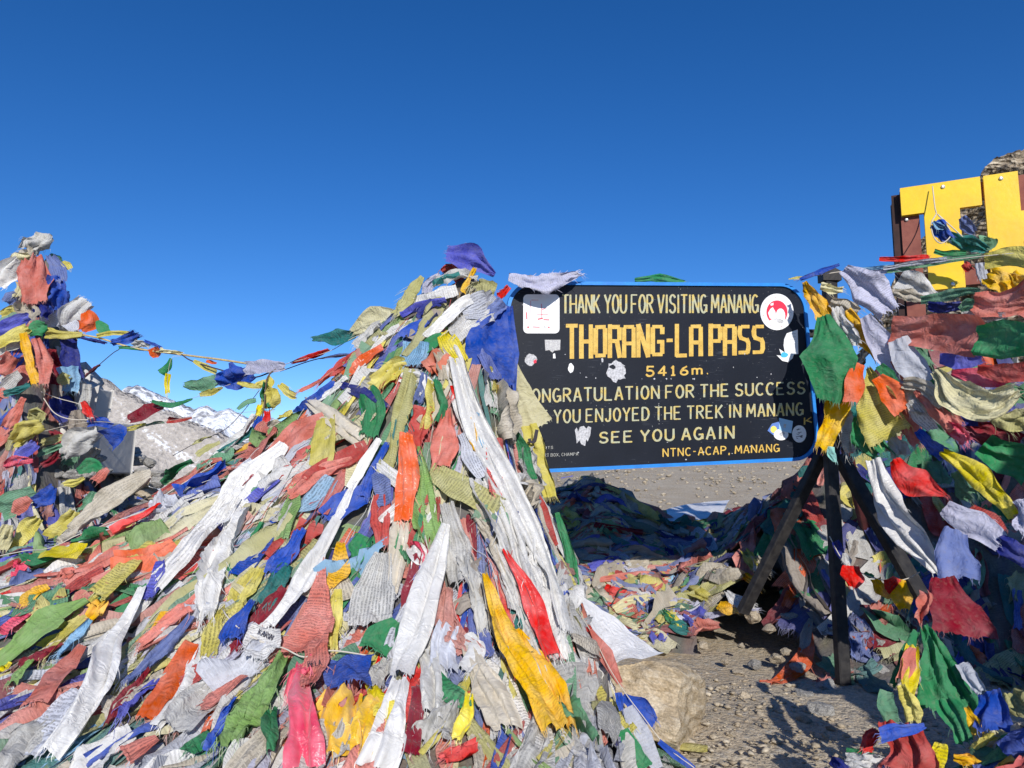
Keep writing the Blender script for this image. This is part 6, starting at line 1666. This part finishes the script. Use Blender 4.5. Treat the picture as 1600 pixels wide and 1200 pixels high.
cf = [
    ('G', [(60, 362), (58, 376), (48, 392)], [26, 40, 34], 'clump', 6.3, 'knot of dirty white cloth on the very top of the left cairn'),
    ('B', [(50, 388), (40, 398), (28, 408)], [18, 26, 16], 'clump', 6.25, None), ('e', [(45, 398), (30, 404), (12, 412)], [12, 20, 10], 'fold', 6.2, None),
    ('W', [(32, 408), (12, 422), (-8, 440)], [16, 32, 28], 'scarf', 6.15, 'white satin scarf streaming left near the top of the cairn'),
    ('s', [(56, 396), (57, 430), (58, 470)], [14, 48, 44], 'wave', [6.2, 6.0, 5.95], 'large salmon cloth wrapped round the top of the left cairn'),
    ('s', [(40, 404), (36, 425), (38, 445)], [16, 24, 16], 'fold', [6.15, 6.05, 6.0], None),
    ('k', [(80, 398), (88, 415), (92, 440)], [14, 26, 20], 'wave', [6.2, 6.15, 6.1], None), ('y', [(98, 408), (104, 414), (108, 420)], [6, 14, 10], 'flat', 6.2, None),
    ('b', [(88, 430), (90, 448), (86, 460)], [22, 28, 20], 'wave', 6.1, None), ('b', [(96, 452), (92, 465), (84, 482)], [30, 34, 22], 'clump', 6.05, 'royal blue bundle below the salmon cloth of the cairn'),
    ('n', [(62, 472), (66, 485), (66, 496)], [26, 30, 24], 'fold', 6.0, None), ('B', [(40, 462), (40, 480), (38, 500)], [22, 34, 22], 'clump', 5.95, None),
    ('k', [(28, 460), (18, 468), (10, 474)], [14, 24, 14], 'flat', 6.0, None), ('e', [(30, 440), (30, 455), (26, 465)], [12, 16, 10], 'fold', 6.0, None), ('y', [(28, 482), (15, 484), (0, 490)], [8, 14, 10], 'wave', 5.95, None),
    ('v', [(45, 495), (20, 504), (-6, 515)], [14, 24, 20], 'fold', 5.85, 'violet-blue cloth pulled to the left across the cairn'), ('y', [(42, 510), (20, 522), (-6, 540)], [14, 22, 22], 'fold', 5.8, 'long yellow flag below the violet-blue cloth on the cairn'),
    ('g', [(72, 508), (56, 512), (44, 524)], [16, 26, 14], 'fold', 5.85, None), ('Y', [(34, 520), (44, 555), (56, 598)], [12, 18, 14], 'fold', 5.75, 'golden strip hanging down the cairn beside a salmon one'),
    ('s', [(56, 528), (66, 560), (68, 600)], [12, 22, 16], 'fold', 5.75, 'salmon strip hanging down the cairn'), ('s', [(22, 558), (10, 568), (-6, 582)], [22, 28, 24], 'wave', 5.8, None),
    ('G', [(30, 530), (15, 540), (-4, 552)], [14, 22, 16], 'fold', 5.85, None), ('G', [(32, 585), (15, 595), (4, 606)], [14, 22, 14], 'flat', 5.8, None),
    ('n', [(104, 528), (112, 555), (115, 590)], [26, 32, 24], 'wave', [6.15, 6.15, 6.15], 'dark navy cloth hanging under the rope beside the cairn'),
    ('c', [(108, 572), (110, 590), (108, 612)], [28, 30, 22], 'wave', 6.1, 'light blue striped cloth at the right side of the cairn'),
    ('O', [(104, 584), (100, 592), (104, 600)], [14, 22, 12], 'wave', 6.05, None), ('m', [(82, 545), (80, 570), (84, 600)], [22, 30, 26], 'fold', 6.2, None), ('D', [(78, 600), (74, 630), (70, 650)], [30, 40, 30], 'fold', 6.2, None),
    ('n', [(92, 620), (96, 640), (104, 656)], [30, 36, 26], 'fold', 6.15, None), ('D', [(118, 640), (124, 670), (120, 700)], [24, 34, 26], 'rag', 6.15, None), ('G', [(136, 600), (134, 620), (130, 640)], [14, 20, 14], 'fold', 6.2, None), ('m', [(70, 668), (84, 690), (92, 712)], [24, 34, 24], 'rag', 6.15, None), ('h', [(130, 690), (116, 708), (100, 726)], [16, 30, 20], 'rag', 6.15, None), ('k', [(62, 690), (66, 710), (72, 735)], [20, 28, 22], 'rag', 6.1, None), ('B', [(150, 700), (142, 716), (136, 736)], [14, 24, 22], 'rag', 6.1, None), ('t', [(45, 600), (30, 610), (5, 616)], [8, 14, 10], 'fold', 5.7, None), ('s', [(38, 622), (28, 640), (8, 668)], [10, 18, 18], 'fold', 5.65, None),
    ('b', [(25, 640), (12, 652), (0, 668)], [14, 20, 16], 'wave', 5.7, None), ('O', [(45, 655), (62, 645), (50, 670)], [20, 26, 16], 'clump', 5.7, None), ('y', [(62, 660), (40, 676), (15, 690)], [22, 32, 20], 'clump', 5.6, None),
    ('v', [(55, 692), (40, 704), (30, 718)], [14, 22, 16], 'wave', 5.4, None), ('p', [(50, 718), (25, 722), (5, 728)], [8, 18, 12], 'wave', 5.4, None), ('g', [(120, 735), (140, 728), (158, 732)], [10, 24, 12], 'flat', 5.3, 'small green flag lying at the foot of the plinth'),
    ('s', [(170, 734), (158, 742), (148, 752)], [8, 16, 14], 'flat', 5.2, None), ('y', [(132, 748), (115, 754), (98, 758)], [6, 14, 8], 'wave', 5.2, None), ('h', [(52, 765), (25, 780), (-4, 800)], [20, 40, 34], 'flat', 4.9, 'washed-out green flag at the left edge below the cairn'),
    ('s', [(46, 778), (34, 790), (22, 802)], [12, 24, 14], 'flat', 4.85, None), ('b', [(84, 762), (70, 776), (50, 790)], [16, 26, 18], 'clump', 4.9, None), ('y', [(62, 812), (40, 830), (15, 860)], [18, 30, 22], 'fold', 4.6, None),
    ('y', [(118, 800), (100, 820), (84, 842)], [18, 34, 26], 'clump', 4.5, None), ('m', [(92, 708), (78, 720), (66, 728)], [8, 16, 10], 'fold', 5.5, None), ('h', [(96, 695), (75, 704), (58, 712)], [6, 12, 8], 'fold', 5.5, None),
    ('e', [(10, 820), (5, 840), (0, 860)], [16, 30, 24], 'fold', 4.5, None), ('h', [(150, 770), (135, 790), (125, 800)], [12, 20, 14], 'rag', 4.7, None), ('b', [(182, 762), (170, 775), (158, 790)], [12, 18, 14], 'wave', 4.5, None)]
for ck, pth, ws, sty, Y, lab in cf: hero(ck, pth, ws, sty, lab, Y=Y, noun='scarf' if sty == 'scarf' else 'flag')

# stones stacked at the left between cairn and ridge
wallroot = empty('stone_wall', at(190, 760, 6.9)); tag(wallroot, 'tumbled dry stone wall of grey and tan stones beyond the left ridge', 'wall')
rw = random.Random(4)
for (x_, y_, w_) in ((84, 742, 34), (112, 744, 38), (140, 742, 32), (160, 736, 28), (152, 716, 24), (66, 738, 30)):
    o = stone(x_, y_, w_, 6.12, mat=M_GREYSTONE, i=rw.randrange(6), hs=.9); o.parent = wallroot; o.location = Vector(o.location) - Vector(wallroot.location)
for row, (yy, xa, xb) in enumerate([(790, 96, 262), (772, 100, 268), (755, 105, 258), (738, 112, 244), (722, 122, 226), (706, 140, 214)]):
    x = xa + rw.uniform(0, 10)
    while x < xb:
        w = rw.uniform(18, 34)
        o = stone(x + w / 2, yy + rw.uniform(-3, 3), w * 1.15, 6.9 - row * -.05 + rw.uniform(-.06, .06), mat=rw.choice([None, M_GREYSTONE, M_GREYSTONE]), i=rw.randrange(6), hs=rw.uniform(.75, 1.1), aspect=rw.uniform(.9, 1.5))
        o.parent = wallroot; o.location = Vector(o.location) - Vector(wallroot.location)
        x += w

# ================================================================== individual flags strewn between the ones above
def strewn_objects():
    rng = random.Random(99); made = 0
    taken = [f[3] for f in FLAGS]
    zones = [(0, 40, (0, 1000, 400, 1200), 600), (0, 8, (250, 620, 600, 800), 90)]
    for mi, n, (x0, x1, y0, y1), tries in zones:
        k = 0
        for _ in range(tries * 4):
            if k >= n: break
            px, py = rng.uniform(x0, x1), rng.uniform(y0, y1)
            if mi == 0 and (py < 900 - px * .55 + 0): continue
            p = hit(px, py)
            if p is None: continue
            own = [float(f(p[0], p[1])) for f in MOUNDS]
            if int(np.argmax(own)) != mi or own[mi] < .08: continue
            d = min(math.dist((px, py), t) for t in taken)
            if d < 34: continue
            taken.append((px, py))
            L = rng.uniform(.16, .34); w = rng.uniform(.07, .15)
            sty = rng.choice(['wave', 'fold', 'roll', 'rag', 'flat', 'flat'])
            a = out_angle(mi, p[0], p[1], rng, .22)
            sx, sy = p[0] - math.cos(a) * L * .3, p[1] - math.sin(a) * L * .3
            V, F, uv, col, ck = strewn(mi, sx, sy, rng, L, w, sty, rng.uniform(.045, .06), R=16, Cn=13, fringe='full', ang=a)
            o = emit('prayer_flag', V, F, uv, col, 0)
            FLAGS.append([o, ck, sty, px_of(V[len(V) // 3]), L * FPX / p[1], 'flag', None]); k += 1
strewn_objects()

# ================================================================== labels for the flags that have none: what they look like and what they lie between
LAND = [((790, 440), 'peak of the mound'), ((762, 560), 'large royal blue flag'), ((632, 760), 'orange satin scarf'), ((715, 765), 'dragon-printed olive flag'), ((655, 1000), 'broad white scarf'),
        ((490, 985), 'big salmon triangle'), ((815, 1060), 'long golden flag'), ((825, 955), 'bright red scarf'), ((476, 1130), 'hot pink scarf'), ((1035, 1085), 'boulder'), ((310, 850), 'fringed white scarf'),
        ((82, 988), 'lime leaf-shaped flag'), ((266, 1078), 'dark-streaked orange flag'), ((125, 882), 'bright yellow boxy flag'), ((150, 1085), 'lower left white scarf'), ((465, 920), 'slanting white scarf'),
        ((532, 664), 'beige satin strip'), ((430, 700), 'printed salmon flag'), ((318, 1110), 'dirty grey-white flag'), ((400, 1115), 'faded green fringed flag'), ((58, 430), 'salmon cloth of the cairn'), ((105, 690), 'grey plinth'),
        ((1290, 560), 'broad green hanging flag'), ((1460, 520), 'big red flag'), ((1560, 535), 'big green flag'), ((1540, 620), 'sagging cream scarf'), ((1500, 950), 'dark red shaded flag'), ((1460, 1040), 'large green cloth'),
        ((1490, 370), 'letter T'), ((1565, 360), 'letter H'), ((1310, 900), 'front leg of the stand'), ((1160, 930), 'left leg of the stand'), ((960, 990), 'white sheet'), ((1050, 740), 'lower edge of the sign'), ((1385, 630), 'yellow-olive triangular flag'),
        ((580, 655), 'green pouch-like flag'), ((690, 700), 'soft red flag'), ((555, 795), 'smooth royal blue flag'), ((620, 660), 'long olive twisted flag'), ((180, 810), 'taupe scarf'), ((585, 935), 'grey-white crested flag'),
        ((540, 1150), 'golden satin cloth'), ((1410, 1165), 'red flag at the bottom right'), ((955, 935), 'red rag of the pile')]
def rel(dx, dy):
    a = math.degrees(math.atan2(-dy, dx)) % 360
    return ['right of', 'above and right of', 'above', 'above and left of', 'left of', 'below and left of', 'below', 'below and right of'][int((a + 22.5) // 45) % 8]
used = {}
modes = [0] * 6
for f in FLAGS:
    if f[6]: used[f[6]] = f[0]
def mk_label(f, mode):
    o, ck, sty, (x, y), L, noun, lab = f
    size = 'small' if L < 40 else 'long' if L > 95 else ''
    dd = sorted(LAND, key=lambda t: math.dist(t[0], (x, y)))
    dd = [t for t in dd if math.dist(t[0], (x, y)) > 9]
    n1, n2 = dd[0], dd[1]
    nmn = 'satin scarf' if sty == 'scarf' else ST[sty]['nm'] + ' flag'
    s = ' '.join(w for w in (size, CNAME[ck], nmn, rel(x - n1[0][0], y - n1[0][1]), 'the', n1[1]) if w)
    if mode >= 1: s = ' '.join((CNAME[ck], nmn, rel(x - n1[0][0], y - n1[0][1]), 'the', n1[1], 'towards the', n2[1]))
    if mode == 2: s = ' '.join((CNAME[ck], nmn.replace(' flag', ' cloth'), 'between the', n1[1], 'and the', n2[1]))
    if mode == 3: s = ' '.join(('tiny' if L < 30 else 'narrow', CNAME[ck], nmn, 'close to the', n1[1]))
    if mode == 4: s = ' '.join((CNAME[ck], nmn, 'second nearest', 'the', n1[1]))
    return s
for f in FLAGS:
    lab = f[6]
    if not lab:
        for mode in range(5):
            lab = mk_label(f, mode)
            if lab not in used and len(lab.split()) <= 16: break
        used[lab] = f[0]
    if not f[6]: modes[mode] += 1
    if not f[6] and mode >= 2: print('M', mode, lab, f[3])
    grp = 'flags and scarves piled on the mound' if px_of(f[0].location)[0] < 940 and f[3][0] > 200 else 'flags and scarves around the cairn' if f[3][0] < 200 else 'flags and scarves around the stand and pile'
    tag(f[0], lab, 'scarf' if f[5] == 'scarf' else 'flag', grp)
SLAND = [((1035, 1085), 'boulder'), ((1317, 1052), 'front leg of the stand'), ((1160, 942), 'left leg of the stand'), ((1438, 915), 'right leg of the stand'), ((1410, 1165), 'red flag at the bottom right')]
for (o, (x, y), w, k) in STONES:
    dd = sorted(SLAND, key=lambda t: math.dist(t[0], (x, y)))
    kind = ('dark grey' if 'dark' in k else 'pale' if 'pale' in k else 'grey' if 'grey' in k else 'tan'); size = 'small' if w < 22 else 'large' if w > 38 else 'middling'
    n = 0
    for cand in (f'{size} {kind} stone {rel(x - dd[0][0][0], y - dd[0][0][1])} the {dd[0][1]}', f'{size} {kind} stone {rel(x - dd[0][0][0], y - dd[0][0][1])} the {dd[0][1]}, towards the {dd[1][1]}',
                 f'{kind} stone {rel(x - dd[1][0][0], y - dd[1][0][1])} the {dd[1][1]} and {rel(x - dd[0][0][0], y - dd[0][0][1])} the {dd[0][1]}', f'{size} {kind} stone lying on gravel, {"nearest" if math.dist(dd[0][0], (x, y)) < 60 else "some way"} {"to" if math.dist(dd[0][0], (x, y)) < 60 else "from"} the {dd[0][1]}'):
        if cand not in used and len(cand.split()) <= 16: break
    used[cand] = o; tag(o, cand, 'stone', 'loose stones on the gravel')
print(modes); print('FLAGS', len(FLAGS), 'objects', len(bpy.data.objects))
